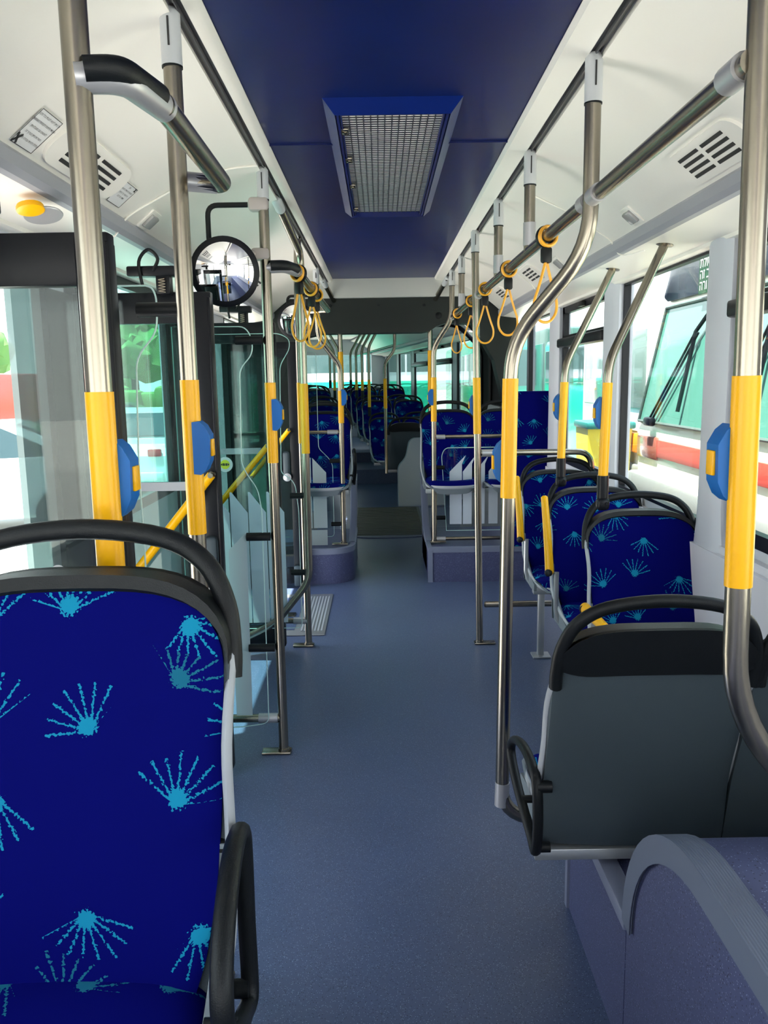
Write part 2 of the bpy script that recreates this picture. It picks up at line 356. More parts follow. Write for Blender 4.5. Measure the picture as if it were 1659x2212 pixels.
# pillar covers, wider at the sill
for k, (a, b) in enumerate([(2.92, 3.13), (4.28, 4.55), (5.68, 5.98)]):
    mm = MB().solid(lambda u, v, a=a, b=b: Vector((XR-.045+.02*abs(2*u-1)**4 - .0*v, a-.03*max(0, 1-v*9)+(b-a+.06*max(0, 1-v*9))*u, .90+1.13*v)),
                    lambda u, v, a=a, b=b: Vector((XR+.04, a-.03*max(0, 1-v*9)+(b-a+.06*max(0, 1-v*9))*u, .90+1.13*v)), 8, 14)
    struct('trim_%d' % (30+k), mm, M_pillar, smooth=True)
def window(n, x, out, a, b, z0, z1, framed=False, tr=False, gm=None, bar=None):
    o = (MB().bb((x+.012*out, a, z0), (x+.018*out, b, z1))).build('window_%d' % n, gm or M_gw, kind='structure', tr=tr)
    f = MB(); w = .05 if framed else .016
    for p, q in (((a, z0), (a+w, z1)), ((b-w, z0), (b, z1)), ((a, z0), (b, z0+w)), ((a, z1-w), (b, z1))):
        f.bb((x-.004*out, p[0], p[1]), (x+.03*out, q[0], q[1]))
    f.build('window_frame', M_blk2, o, local=True, smooth=False)
    if bar:
        MB().bb((x-.045*out, a, bar-.03), (x+.03*out, b, bar+.03), .012).build('window_rail', M_blk2, o, local=True)
        MB().bb((x-.004*out, a, bar), (x+.03*out, b, bar+.05)).bb((x-.03*out, (a+b)/2-.06, z1-.045), (x, (a+b)/2+.06, z1-.015), .005).build('window_latch', M_blk, o, local=True)
    return o
for n, (a, b) in enumerate(WR): window(n+1, XR, 1, a, b, .965, 2.02, n in (2, 4), bar=1.775 if n in (2, 4) else None)
# --- left side wall with two doorways
DL = [(1.78, 3.02), (4.62, 5.94)]
WL = [(-2.3, -.9), (-.7, .9), (3.14, 4.46), (6.08, 6.95)]
m = MB()
for a, b in ((Y0, 1.78), (3.02, 4.62), (5.94, 7.05)):
    m.bb((XL, a, 0), (XL-.05, b, .965))
for a, b in ((Y0, -2.3), (-.9, -.7), (.9, 1.78), (3.02, 3.14), (4.46, 4.62), (5.94, 6.08), (6.95, 7.05)): m.bb((XL, a, .965), (XL-.05, b, 2.1))
m.bb((XL, Y0, 2.02), (XL-.05, 7.05, 2.4))
for a, b in DL: m.bb((XL, a, 1.87), (XL-.05, b, 2.02))
struct('wall_left', m, M_pillar)
for n, (a, b) in enumerate(WL): window(n+7, XL, -1, a, b, .965, 2.02, n == 2, gm=M_gd if n == 2 else None)
struct('trim_38', MB().bb((XL-.01, 2.56, 0), (XL+.01, 2.80, 1.87)), glass('dusty_glass', (.30, .38, .38), 1.0, .30))
struct('trim_39', MB().bb((XL-.02, 2.78, 0), (XL+.03, 3.02, 1.87)), M_dk)
for k, (a, b) in enumerate(((3.02, 3.13), (4.47, 4.62), (5.94, 6.07))):
    struct('trim_%d' % (35+k), MB().bb((XL, a, 0), (XL+.04, b, 1.95)), M_dk)
struct('wall_front', MB().bb((XL, Y0-.05, -.05), (XR, Y0, .9)).bb((XL, Y0-.05, 2.1), (XR, Y0, 2.42)), M_pillar)
# roof skin above the linings
struct('ceiling_roof', MB().bb((XL-.05, Y0, 2.44), (XR+.05, 7.1, 2.48)), M_pillar)

# --- platforms
def plat(pts, z, name):
    return struct(name, MB().prism([(x, y, 0) for x, y in pts], (0, 0, z)), M_box, smooth=True)
arc = [(-.22-.2+.2*math.cos(t), 6.08+.2-.2*math.sin(t)) for t in [PI/2*k/8 for k in range(9)]]
plat([(-1.135, 6.08)] + arc[::-1] + [(-.22, 7.0), (-1.135, 7.0)], .262, 'floor_platform_left')
plat([(.355, 6.085), (XR, 6.085), (XR, 7.0), (.355, 7.0)], .262, 'floor_platform_right')
edge = [Vector((x, y, .262)) for x, y in [(-1.135, 6.08)] + arc[::-1] + [(-.22, 7.0)]]
def band(path, w, h):
    s = MB(); n = len(path); vs = []
    for i, p in enumerate(path):
        t = (path[min(n-1, i+1)]-path[max(0, i-1)]).normalized(); nn = Vector((t.y, -t.x, 0))
        vs += [p+nn*.006+Vector((0, 0, -h)), p+nn*.006+Vector((0, 0, .012)), p-nn*w+Vector((0, 0, .012)), p-nn*w+Vector((0, 0, -h*.2))]
    fs = [(4*i+k, 4*i+(k+1) % 4, 4*i+4+(k+1) % 4, 4*i+4+k) for i in range(n-1) for k in range(4)] + [(0, 1, 2, 3), (4*n-1, 4*n-2, 4*n-3, 4*n-4)]
    return s.add(vs, fs)
struct('trim_40', band(edge, .035, .03), M_trim, smooth=True)
m = band([Vector((.355, 7.0, .262)), Vector((.355, 6.085, .262)), Vector((XR, 6.085, .262))], .035, .03)
m.bb((.349, 6.079, 0), (.385, 6.09, .25)); struct('trim_41', m, M_trim)
# curved side guards that rise from the platforms to the gangway
for x, n in ((-.225, 42), (.355, 43)):
    sgn = -1 if x < 0 else 1; pr = [(6.35, .27)] + [(6.35+.62*math.sin(t), .27+.42*(1-math.cos(t))) for t in [PI/2*k/10 for k in range(1, 11)]]
    mm = MB().prism([(x, y, z) for y, z in pr] + [(x, 7.12, .72), (x, 7.12, 0.02), (x, 6.35, 0.02)], (sgn*.03, 0, 0))
    struct('trim_%d' % n, mm, M_box)
    struct('trim_%d' % (n+2), MB().sweep([(x+sgn*.015, y, z) for y, z in pr] + [(x+sgn*.015, 7.12, .73)], (.03, .012), 8), M_trim, smooth=True)

# --- front right wheel box with arched edge, and the low step under the rear-facing seats
BX = .53
arcp = [(1.64, .345)] + [(1.64-.40*(1-math.cos(t)), .345+.37*math.sin(t)) for t in [PI/2*k/14 for k in range(1, 15)]]
sidep = [(Y0+.02, 0), (1.64, 0)] + arcp + [(Y0+.02, .715)]
wb = thing('wheel_box', 'tall speckled blue-grey wheel box with arched grey edge in the right foreground', 'wheel box', (.9, 0, 0))
MB().prism([(BX+.004, y, z) for y, z in sidep], (XR-.06-BX, 0, 0)).build('box_body', M_box, wb, ang=30)
tp = [Vector((BX, y, z)) for y, z in [(Y0+.02, .715)] + arcp[::-1]]
def edge_band(pts, w_in, wtop):
    """flat edge trim: vertical face of height w_in on the side, ribbed top of width wtop"""
    n = len(pts); vs = []
    for i, p in enumerate(pts):
        t = (pts[min(n-1, i+1)]-pts[max(0, i-1)]).normalized(); nn = Vector((0, -t.z, t.y))
        if nn.z < 0 and abs(nn.z) > .2: nn = -nn
        if nn.y < -.3: nn = -nn
        vs += [p-nn*w_in+Vector((-.006, 0, 0)), p+nn*.008+Vector((-.006, 0, 0)), p+nn*.008+Vector((wtop, 0, 0)), p-nn*.01+Vector((wtop, 0, 0))]
    fs = [(4*i+k, 4*i+(k+1) % 4, 4*i+4+(k+1) % 4, 4*i+4+k) for i in range(n-1) for k in range(4)] + [(0, 1, 2, 3), (4*n-1, 4*n-2, 4*n-3, 4*n-4)]
    return MB().add(vs, fs)
M_rib = mat('ribbed_trim', (.12, .14, .20), .5)
_nt = M_rib.node_tree; _w = _nt.nodes.new('ShaderNodeTexWave'); _w.bands_direction = 'X'; _w.inputs['Scale'].default_value = 60; _t = _nt.nodes.new('ShaderNodeTexCoord')
_b = _nt.nodes.new('ShaderNodeBump'); _b.inputs['Strength'].default_value = .6; _b.inputs['Distance'].default_value = .003
_nt.links.new(_t.outputs['Object'], _w.inputs['Vector']); _nt.links.new(_w.outputs['Fac'], _b.inputs['Height']); _nt.links.new(_b.outputs[0], _nt.nodes['Principled BSDF'].inputs['Normal'])
edge_band(tp, .045, .055).build('arched_edge', M_rib, wb, ang=30)
st = thing('seat_step', 'low blue-grey step under the pair of rear-facing seats', 'step', (.9, 1.9, 0))
MB().bb((BX+.004, 1.645, 0), (XR-.06, 2.19, .35)).build('step_body', M_box, st)
MB().bb((BX-.004, 1.64, .32), (BX+.045, 2.19, .358), .004).bb((BX-.004, 2.17, 0), (BX+.03, 2.196, .33)).build('step_edge', M_trim, st)
pl = thing('wheel_platform', 'raised platform carrying the large blue seat at the left', 'platform', (-.7, 0, 0))
MB().bb((XL+.01, Y0+.02, .001), (-.30, 1.36, .285), .01).build('platform_body', M_box, pl)
# speckled floor ramp plate in the second doorway
rp = thing('ramp_plate', 'folding wheelchair ramp plate set in the floor of the far doorway', 'ramp plate', (-.75, 5.28, 0))
MB().bb((-1.12, 4.80, .001), (-.365, 5.76, .008), .003).build('plate', M_plate, rp)
m = MB()
for k in range(7): m.bb((-.52+.021*k, 4.87, .008), (-.51+.021*k, 5.68, .012))
m.build('ribs', mat('rib_light', (.6, .62, .63), .35, .5), rp)
MB().bb((-1.08, 4.9, .008), (-.56, 5.66, .011)).build('panel', M_floor, rp)
MB().box((-.62, 5.22, .014), (.07, .09, .008), .003).build('latch', M_steel, rp)

# ------------------------------------------------------------------ ceiling hatch grille
hx0, hx1, hy0, hy1 = -.157, .262, 2.545, 4.20
gr = thing('ceiling_grille', 'rectangular silver mesh air grille in a dark blue frame on the ceiling', 'air grille', ((hx0+hx1)/2, (hy0+hy1)/2, 2.37))
m = MB()
for a, b, c, d in (((hx0, hy0), (hx1, hy0), (hx1-.035, hy0+.05), (hx0+.035, hy0+.05)), ((hx1, hy0), (hx1, hy1), (hx1-.035, hy1-.05), (hx1-.035, hy0+.05)),
                   ((hx1, hy1), (hx0, hy1), (hx0+.035, hy1-.05), (hx1-.035, hy1-.05)), ((hx0, hy1), (hx0, hy0), (hx0+.035, hy0+.05), (hx0+.035, hy1-.05))):
    vs = [(*a, 2.371), (*b, 2.371), (*c, 2.335), (*d, 2.335), (*c, 2.371), (*d, 2.371)]
    m.add(vs, [(0, 1, 2, 3), (3, 2, 4, 5), (0, 3, 5), (1, 4, 2), (0, 5, 4, 1)])
m.build('frame', M_bluef, gr, smooth=False)
for s in (-1, 1):
    xx = (hx0+.042) if s < 0 else (hx1-.042)
    MB().bb((xx-.004, hy0+.05, 2.340), (xx+.004, hy1-.05, 2.366)).bb((xx-.009*s-.002, hy0+.05, 2.345), (xx-.009*s+.002, hy1-.05, 2.366)).build('inner_rail', M_bluef, gr)
MB().bb((hx0+.036, hy0+.05, 2.3600), (hx1-.036, hy1-.05, 2.369)).build('backing', mat('grille_light', (.80, .78, .76), .4), gr)
m = MB(); n = 66
for k in range(n+1):
    y = hy0+.06+(hy1-hy0-.12)*k/n; m.bb((hx0+.05, y-.0050, 2.3588), (hx1-.05, y+.0050, 2.3597))
for k in range(15):
    x = hx0+.052+(hx1-hx0-.104)*k/14; m.bb((x-.0016, hy0+.05, 2.3575), (x+.0016, hy1-.05, 2.3588))
m.build('mesh_bars', mat('grille_bars', (.05, .05, .07), .35, .3), gr, smooth=False)
for y in (2.80, 3.15, 3.56, 4.02):
    MB().bb((hx0+.046, y-.03, 2.344), (hx0+.070, y+.03, 2.352), .002).lathe((hx0+.058, y, 2.345), [(.009, 0), (.009, .004), (.004, .007)], (0, 0, -1), 12).build('catch', M_steel, gr)

# ------------------------------------------------------------------ poles
RP = .020
def cap(parent, p, top):
    """grey sleeve where a pole meets the ceiling rail"""
    d = (Vector(top)-Vector(p)).normalized()
    c = MB().sweep([Vector(top)-d*.105, Vector(top)-d*.02, Vector(top), Vector(top)+d*.012], lambda t: .0225 if t < .8 else .014, 16).build('end_cap', mat('cap_grey', (.50, .52, .54), .4), parent)
    MB().bb(Vector(top)-d*.07+Vector((-.002, -.0245, 0)), Vector(top)-d*.012+Vector((.002, -.018, 0))).build('slot', M_dark, c)
    MB().sweep([Vector(top)-d*.109, Vector(top)-d*.105], .0228, 16).build('seal', M_blk, c)
def foot(parent, p, along=(-1, 0)):
    x, y, z = p; m = MB()
    m.box((x+along[0]*.03, y+along[1]*.03, z+.006), (.125 if along[0] else .055, .125 if along[1] else .055, .012), .0055)
    m.sweep([(x, y, z+.01), (x, y, z+.022)], .024, 16); m.build('foot', M_steel, parent)
def button(parent, x, y, z, side=1, behind=False):
    if behind: y += .030; x -= side*.006
    """blue stop button box clamped round a pole, sticking out sideways"""
    pr = [(-.002, -.060), (.014, -.062), (.026, -.052), (.036, -.030), (.038, .030), (.026, .052), (.014, .062), (-.002, .060)]
    d = .046
    o = MB().prism([(x+side*(a-.004), y-.022-.006, z+b) for a, b in pr], (0, d, 0)).build('stop_button', M_blue, parent, ang=30)
    MB().box((x+side*.035, y-.004, z), (.006, .026, .04), .002).build('push_key', M_yel, o)
def pole(name, label, pts, sleeve=None, capped=False, footed=None, btn=None, r=RP, fil=.07, group='grab poles', tr=False, cat='grab pole'):
    path = fillet(pts, fil)
    low = min(path, key=lambda p: p.z)
    t = thing(name, label, cat, tuple(low), 0, group, tr)
    MB().sweep(path, r, 20).build('tube', M_steel, t, ang=60)
    if sleeve:
        zp = zclip(path, *sleeve)
        if len(zp) > 1: MB().sweep([zp[0]] + [p for p in zp[1:-1]] + [zp[-1]], r+.0018, 20, caps=True).build('yellow_sleeve', M_yel, t, ang=60)
    if capped: cap(t, path[1], pts[0])
    if footed is not None: foot(t, pts[-1], footed)
    if btn:
        z = btn[0]; bh = len(btn) > 2; q = zclip(path, z-.01, z+.01)[0]; button(t, q.x + btn[1]*r*.6, q.y, z, btn[1], bh)
    return t
RLx, RRx, RZ = -.44, .55, 2.335
poleA = pole('grab_pole', 'thick vertical grab pole right behind the large blue seat at the left', [(-.432, 1.27, RZ), (-.438, 1.27, .285)], (1.215, 1.538), True, btn=(1.40, 1, 1), fil=.01)
poleB = pole('grab_pole', 'vertical grab pole with a blue button, second along the left side', [(-.440, 1.90, RZ), (-.440, 1.90, 0)], (1.195, 1.556), True, (-1, 0), (1.40, 1))
poleC = pole('grab_pole', 'vertical grab pole carrying the larger round mirror', [(-.430, 3.222, RZ), (-.430, 3.222, 0)], (1.23, 1.545), True, (-1, 0), (1.42, 1))
poleD = pole('grab_pole', 'straight grab pole standing on the floor beside the ramp plate', [(-.445, 4.70, RZ), (-.445, 4.613, 2.1), (-.445, 4.613, 0)], (1.2, 1.54), False, (-1, 0))
poleE = pole('grab_pole', 'left grab pole kinked below the ceiling, its foot swept sideways to the wall', [(-.44, 3.72, 2.335), (-.400, 4.35, 2.20), (-.405, 4.35, .46), (-.60, 4.36, .22), (-.80, 4.38, .12), (-1.05, 4.38, .12)], (1.165, 1.535), True)
poleM = pole('grab_pole', 'pole carrying the smaller far mirror, bending to the left platform corner', [(-.44, 5.95, 2.335), (-.445, 6.1, 1.86), (-.298, 6.26, 1.66), (-.303, 6.26, .274)], (1.225, 1.47), True, (-1, 0), (1.42, 1))
poleN = pole('grab_pole', 'grab pole at the left edge of the gangway, kinked below the ceiling', [(-.44, 6.6, 2.335), (-.335, 7.1, 2.14), (-.325, 7.1, .72)], (1.3, 1.79), True)
poleMR = pole('grab_pole', 'pole on the right platform corner, bent outwards at the top', [(.55, 6.2, 2.335), (.545, 6.2, 1.99), (.415, 6.28, 1.79), (.41, 6.28, .274)], (1.225, 1.56), True, (1, 0), (1.41, -1))
poleNR = pole('grab_pole', 'grab pole at the right edge of the gangway, kinked below the ceiling', [(.55, 6.6, 2.335), (.44, 7.1, 2.14), (.437, 7.1, .72)], (1.3, 1.79), True)
poleF = pole('grab_pole', 'slim straight pole standing alone on the aisle floor at the right', [(.533, 4.602, RZ), (.566, 4.602, 0)], (1.238, 1.552), True, (1, 0), (1.40, -1, 1))
poleH = pole('grab_pole', 'heavy grab pole bent towards the aisle beside the rear-facing grey seat', [(.55, 2.18, RZ), (.55, 2.18, 1.88), (.368, 2.30, 1.65), (.352, 2.30, .235), (.52, 2.30, .20)], (1.21, 1.547), True, None, (1.31, -1, 1), r=.0205, fil=.10)
MB().sweep([(.354, 2.30, .335), (.352, 2.30, .26)], .0222, 16).build('elbow_joint', M_conn, poleH)
poleG = pole('grab_pole', 'nearest right-hand pole rising in front of the window pillar, bent at its foot', [(.558, 1.27, RZ), (.577, 1.27, 1.0), (.80, 1.27, .715)], (1.212, 1.547), True, None, (1.41, -1, 1), fil=.10)
for y, lab in ((3.05, 'short hanger post above the thickest stretch of the overhead strap bar'), (3.83, 'short hanger post between the second strap and the ceiling rail'), (5.50, 'short hanger post near the far end of the strap bar')):
    t = pole('hanger_post', lab, [(.55, y, RZ), (.55, y, 2.0)], None, True, group='hanger posts of the strap bar', cat='hanger post')
    MB().sweep([(.55, y, 2.10), (.55, y, 2.02)], .0225, 16).build('lower_collar', M_conn, t)
# pole-mounted handrails
def collar(parent, p, d, ln=.07):
    MB().sweep([Vector(p), Vector(p)+Vector(d)*ln], .0228, 16).build('connector', M_conn, parent)
t = thing('handrail', 'long overhead steel bar on the right carrying the yellow strap handles', 'handrail', (.55, 3.7, 2.0))
MB().sweep([(.553, 1.27, 2.0), (.548, 6.2, 2.0)], .0195, 20).build('tube', M_steel, t, ang=60)
for y0, d in ((1.29, 1), (2.16, -1), (2.20, 1), (4.58, -1), (4.62, 1), (6.17, -1)): collar(t, (.55, y0, 2.0), (0, d, 0), .06)
t = thing('handrail', 'overhead side bar with a black grip joining the two nearest left poles', 'handrail', (-.36, 1.6, 2.0))
MB().sweep(fillet([(-.345, 1.40, 1.995), (-.352, 1.97, 2.0), (-.44, 1.93, 2.0)], .03), .0205, 20).build('tube', M_steel, t, ang=60)
g = MB().sweep(fillet([(-.435, 1.265, 1.99), (-.372, 1.285, 1.996), (-.345, 1.42, 1.995)], .05), .0225, 20).build('connector', M_conn, t, ang=60)
MB().sweep(fillet([(-.418, 1.256, 1.997), (-.370, 1.270, 2.003), (-.345, 1.385, 2.002)], .05), (.0195, .019), 16).build('rubber_grip', M_blk, g, ang=60)
MB().sweep([(-.44, 1.93, 2.0), (-.368, 1.965, 2.0)], .0215, 16).build('connector', M_conn, t, ang=60)
t = thing('handrail', 'overhead bar with a black grip behind the larger mirror', 'handrail', (-.33, 3.8, 1.98))
MB().sweep([(-.325, 3.35, 1.985), (-.318, 5.2, 1.985), (-.43, 5.25, 1.985)], .0195, 20).build('tube', M_steel, t, ang=60)
g = MB().sweep(fillet([(-.43, 3.222, 1.98), (-.36, 3.24, 1.985), (-.325, 3.38, 1.985)], .05), .0215, 20).build('connector', M_conn, t, ang=60)
MB().sweep(fillet([(-.41, 3.21, 1.987), (-.358, 3.225, 1.99), (-.325, 3.34, 1.99)], .05), .0195, 16).build('rubber_grip', M_blk, g, ang=60)

# strap handles
def strap(label, x, y, z, grp, tw=0.0, sc=1.0):
    t = thing('strap_handle', label, 'strap handle', (x, y, z), tw, grp)
    MB().sweep([(.030*math.cos(a), -.010+.002*math.sin(a*2), .030*math.sin(a)) for a in [2*PI*k/24 for k in range(24)]], (.006, .009), 8, closed=True).build('ring_band', M_strap, t, local=True)
    MB().sweep([(.029*math.cos(a), .006, .029*math.sin(a)) for a in [2*PI*k/24 for k in range(24)]], (.007, .009), 8, closed=True).build('ring_lining', M_blk, t, local=True)
    MB().box((0, 0, -.058), (.036, .026, .052), .009).build('clamp', M_blk, t, local=True)
    h = .155*sc; L = [(-.006, 0, -.08)] + [(-.044*sc*math.sin(PI*min(1, k/8)**1.25*.5)*1.0, 0, -.08-h*k/9) for k in range(1, 8)]
    pts = [(-.005, -.004, -.08), (-.016, -.004, -.12), (-.030, -.003, -.165), (-.043*sc, -.002, -.205), (-.040*sc, 0, -.24), (-.022, 0, -.265), (0, 0, -.272), (.022, 0, -.265), (.040*sc, 0, -.24), (.043*sc, .002, -.205), (.030, .003, -.165), (.016, .004, -.12), (.005, .004, -.08)]
    MB().sweep(spline(pts, 4), (.0048, .0048), 8).build('loop', M_strap, t, local=True)
    return t
for k, (y, tw, lab) in enumerate(((2.74, .35, 'yellow strap handle nearest the front, hanging behind the heavy bent pole'), (3.53, .2, 'second yellow strap handle along the right bar, partly behind the bent pole'),
                            (4.29, -.1, 'third yellow strap handle on the right bar, just before the slim straight pole'), (4.93, .1, 'yellow strap handle directly behind the slim straight pole'),
                            (5.85, .5, 'farthest yellow strap handle on the right bar, small against the gangway'))):
    strap(lab, .55, y, 2.0, 'yellow strap handles', tw)
strap('yellow strap handle hanging just right of the larger mirror', -.325, 3.44, 1.985, 'yellow strap handles', -.6)
strap('front one of the two close yellow straps on the left bar', -.321, 4.02, 1.985, 'yellow strap handles', -.3)
strap('rear one of the two close yellow straps on the left bar', -.320, 4.30, 1.985, 'yellow strap handles', .3)

# ------------------------------------------------------------------ mirrors
def mirror(label, c, pole_xy, r, ztop, zlow):
    t = thing('round_mirror', label, 'mirror', tuple(c)); cx, cy, cz = c; q = Vector((.12, -1, -.12)).normalized()
    MB().lathe(c, [(r*.98, -.012), (r, 0), (r, .014), (r*.965, .017)], q, 48).build('rim', M_blk2, t, ang=60)
    R_ = .42; prof = [(r*.97*k/40, .012+math.sqrt(R_**2-(r*.97*k/40)**2)-math.sqrt(R_**2-(r*.97)**2)) for k in list(range(40, 0, -1))+[.05]]
    MB().lathe(c, prof, q, 48).build('mirror_glass', M_mirror, t, ang=80)
    MB().lathe(Vector(c)-q*.012, [(r*.9, 0), (r*.5, .03), (.02, .035)], -q, 32).build('back_cover', M_blk, t)
    px, py = pole_xy
    MB().sweep(fillet([(px-.06, py, ztop), (cx-.07*r/.127, py, ztop), (cx-.07*r/.127, py, cz+r*.9), (cx-.05, cy+.03, cz+r*.5)], .04), .010, 12).build('arm', M_blk, t, ang=60)
    MB().box((px-.018, py, ztop), (.075, .052, .05), .012).build('clamp', mat('clamp_grey', (.42, .38, .36), .45), t)
    MB().box((px-.018, py, zlow), (.07, .052, .045), .012).sweep([(px-.03, py, zlow), (cx+r*.6, cy+.02, zlow)], .012, 10).build('clamp', MATS['clamp_grey'], t)
mirror('larger round convex mirror with a black rim on the left aisle pole', (-.572, 3.14, 1.957), (-.430, 3.222), .128, 2.212, 2.03)
mirror('smaller round mirror farther back, half behind a strap handle', (-.590, 5.92, 1.975), (-.445, 6.08), .130, 2.16, 2.03)

# ------------------------------------------------------------------ seats
def hws(z): return .221+.004*max(0, min(1, (.62-z)/.16))
def zt(u): return .905+.10*(1-abs(u)**3.6)**.55
def hwid(z):
    k = [(.40, .165), (.46, .172), (.52, .192), (.60, .207), (.70, .213), (.85, .214), (1.1, .213)]
    for (a, p), (b, q) in zip(k, k[1:]):
        if z <= b: return p+(q-p)*max(0, (z-a)/(b-a))
    return k[-1][1]
def yb(z): return .14*(z-.44)/.56
def U(u): return math.sin((2*u-1)*PI/2)     # denser towards the edges
def back_face(off, grow=0.0, hollow=.022, ztop=None, zlo=.43, W=None):
    def f(u, v):
        s = U(u); zz = zt(s)+(grow if W is None else -.012)
        z = zlo - grow + v*(zz-zlo+grow); x = s*((hwid(z)+grow) if W is None else W(z))
        e = max(abs(s)**10, v**14, (1-v)**12)
        y = yb(z) + hollow*(1-s*s) - hollow - .014*math.exp(-((z-.60)/.11)**2) + off*1.0
        return Vector((x, y + (.012*e if off < 0 else (-.014*e if off > .02 else 0)), z))
    return f
def seat_proto_parts():
    P = {}
    m = MB(); m.solid(back_face(-.016), back_face(.004), 22, 20); P['backrest_cushion'] = (m, M_fab)
    m = MB(); m.solid(back_face(.001, .011, W=hws), back_face(.034, .011, W=hws), 22, 18)
    P['backrest_shell'] = (m, M_shell)
    # seat pan shell and cushion
    def pan(off, gx, zz):
        def f(u, v):
            s = U(u); y = -.40*(1-v) + .0 + (-gx if v < .5 else 0)*(1-v); w = .188+gx+.016*math.sin(PI*v)
            if v < .15: w *= .86+.14*math.sqrt(v/.15)
            x = s*w; z = zz - .022*(1-s*s)*(.3+.7*math.sin(PI*min(1, v*1.1))) + .012*(1-v)**3*0 - .03*max(0, .12-v)/.12
            return Vector((x, y, z+off*(1-.9*max(abs(s)**8, (1-v)**16 if off > 0 else 0))))
        return f
    m = MB(); m.solid(pan(.026, 0, .470), pan(-.004, 0, .470), 18, 14); P['seat_cushion'] = (m, M_fabh)
    m = MB(); m.solid(pan(.0, .013, .466), pan(-.045, -.008, .466), 18, 12)
    for s in (-1, 1):   # hip panels joining pan and back
        rim_ = spline([(a, b, 0) for a, b in [(.034, .67), (.014, .62), (-.018, .56), (-.08, .512), (-.18, .476), (-.30, .452)]], 4)
        m.prism([(s*.205, w.x, w.y) for w in rim_] + [(s*.205, -.30, .415), (s*.205, -.01, .415), (s*.205, .008, .56), (s*.205, .022, .67)], (s*.015, 0, 0))
    P['seat_shell'] = (m, M_shellS)
    # side edges of the back shell, lighter than the back
    half = [(.2195, yb(.90)+.008, .90), (.2215, .050, .80), (.224, .034, .70), (.227, .010, .62), (.228, -.022, .555), (.222, -.09, .508), (.214, -.18, .474), (.205, -.28, .454), (.180, -.365, .446), (.12, -.405, .442), (0, -.418, .440)]
    full = half + [(-a, b, c) for a, b, c in half[-2::-1]]
    P['shell_rim'] = (MB().sweep(spline(full, 4), (.0075, .013), 8), M_shellL)
    # grab frame
    m = MB(); arch = [(-.219, .87), (-.219, .91), (-.211, .970), (-.182, 1.027), (-.12, 1.064), (0, 1.078), (.12, 1.064), (.182, 1.027), (.211, .970), (.219, .91), (.219, .87)]
    m.sweep(spline([(x, yb(z)+.012, z) for x, z in arch], 5), lambda t: (.015, .0125+.004*abs(2*t-1)**3), 12)
    def rim(off, lowf):
        def f(u, v):
            s = U(u); z = zt(s)+.014 - v*lowf(s); x = s*(.222)
            if z < .86: z = .86
            return Vector((x, yb(z)+off+.022*(1-s*s)-.022, z))
        return f
    m.solid(rim(-.012, lambda s: .018), rim(.045, lambda s: .018+.055*(1-abs(s)**4)), 24, 3)
    m.solid(rim(.030, lambda s: .09*(1-abs(s)**6)+.02), rim(.043, lambda s: .09*(1-abs(s)**6)+.02), 24, 4)
    P['grab_frame'] = (m, M_blk)
    return P
PROTO = {}
def seat_meshes():
    for k, (m, mt) in seat_proto_parts().items():
        o = m.build(k, mt, None, ang=50); PROTO[k] = o.data; bpy.data.objects.remove(o)
seat_meshes()
def part_from(name, data, parent):
    o = bpy.data.objects.new(name, data); COL.objects.link(o); o.parent = parent; BASE[o.name] = Matrix.Identity(4); return o
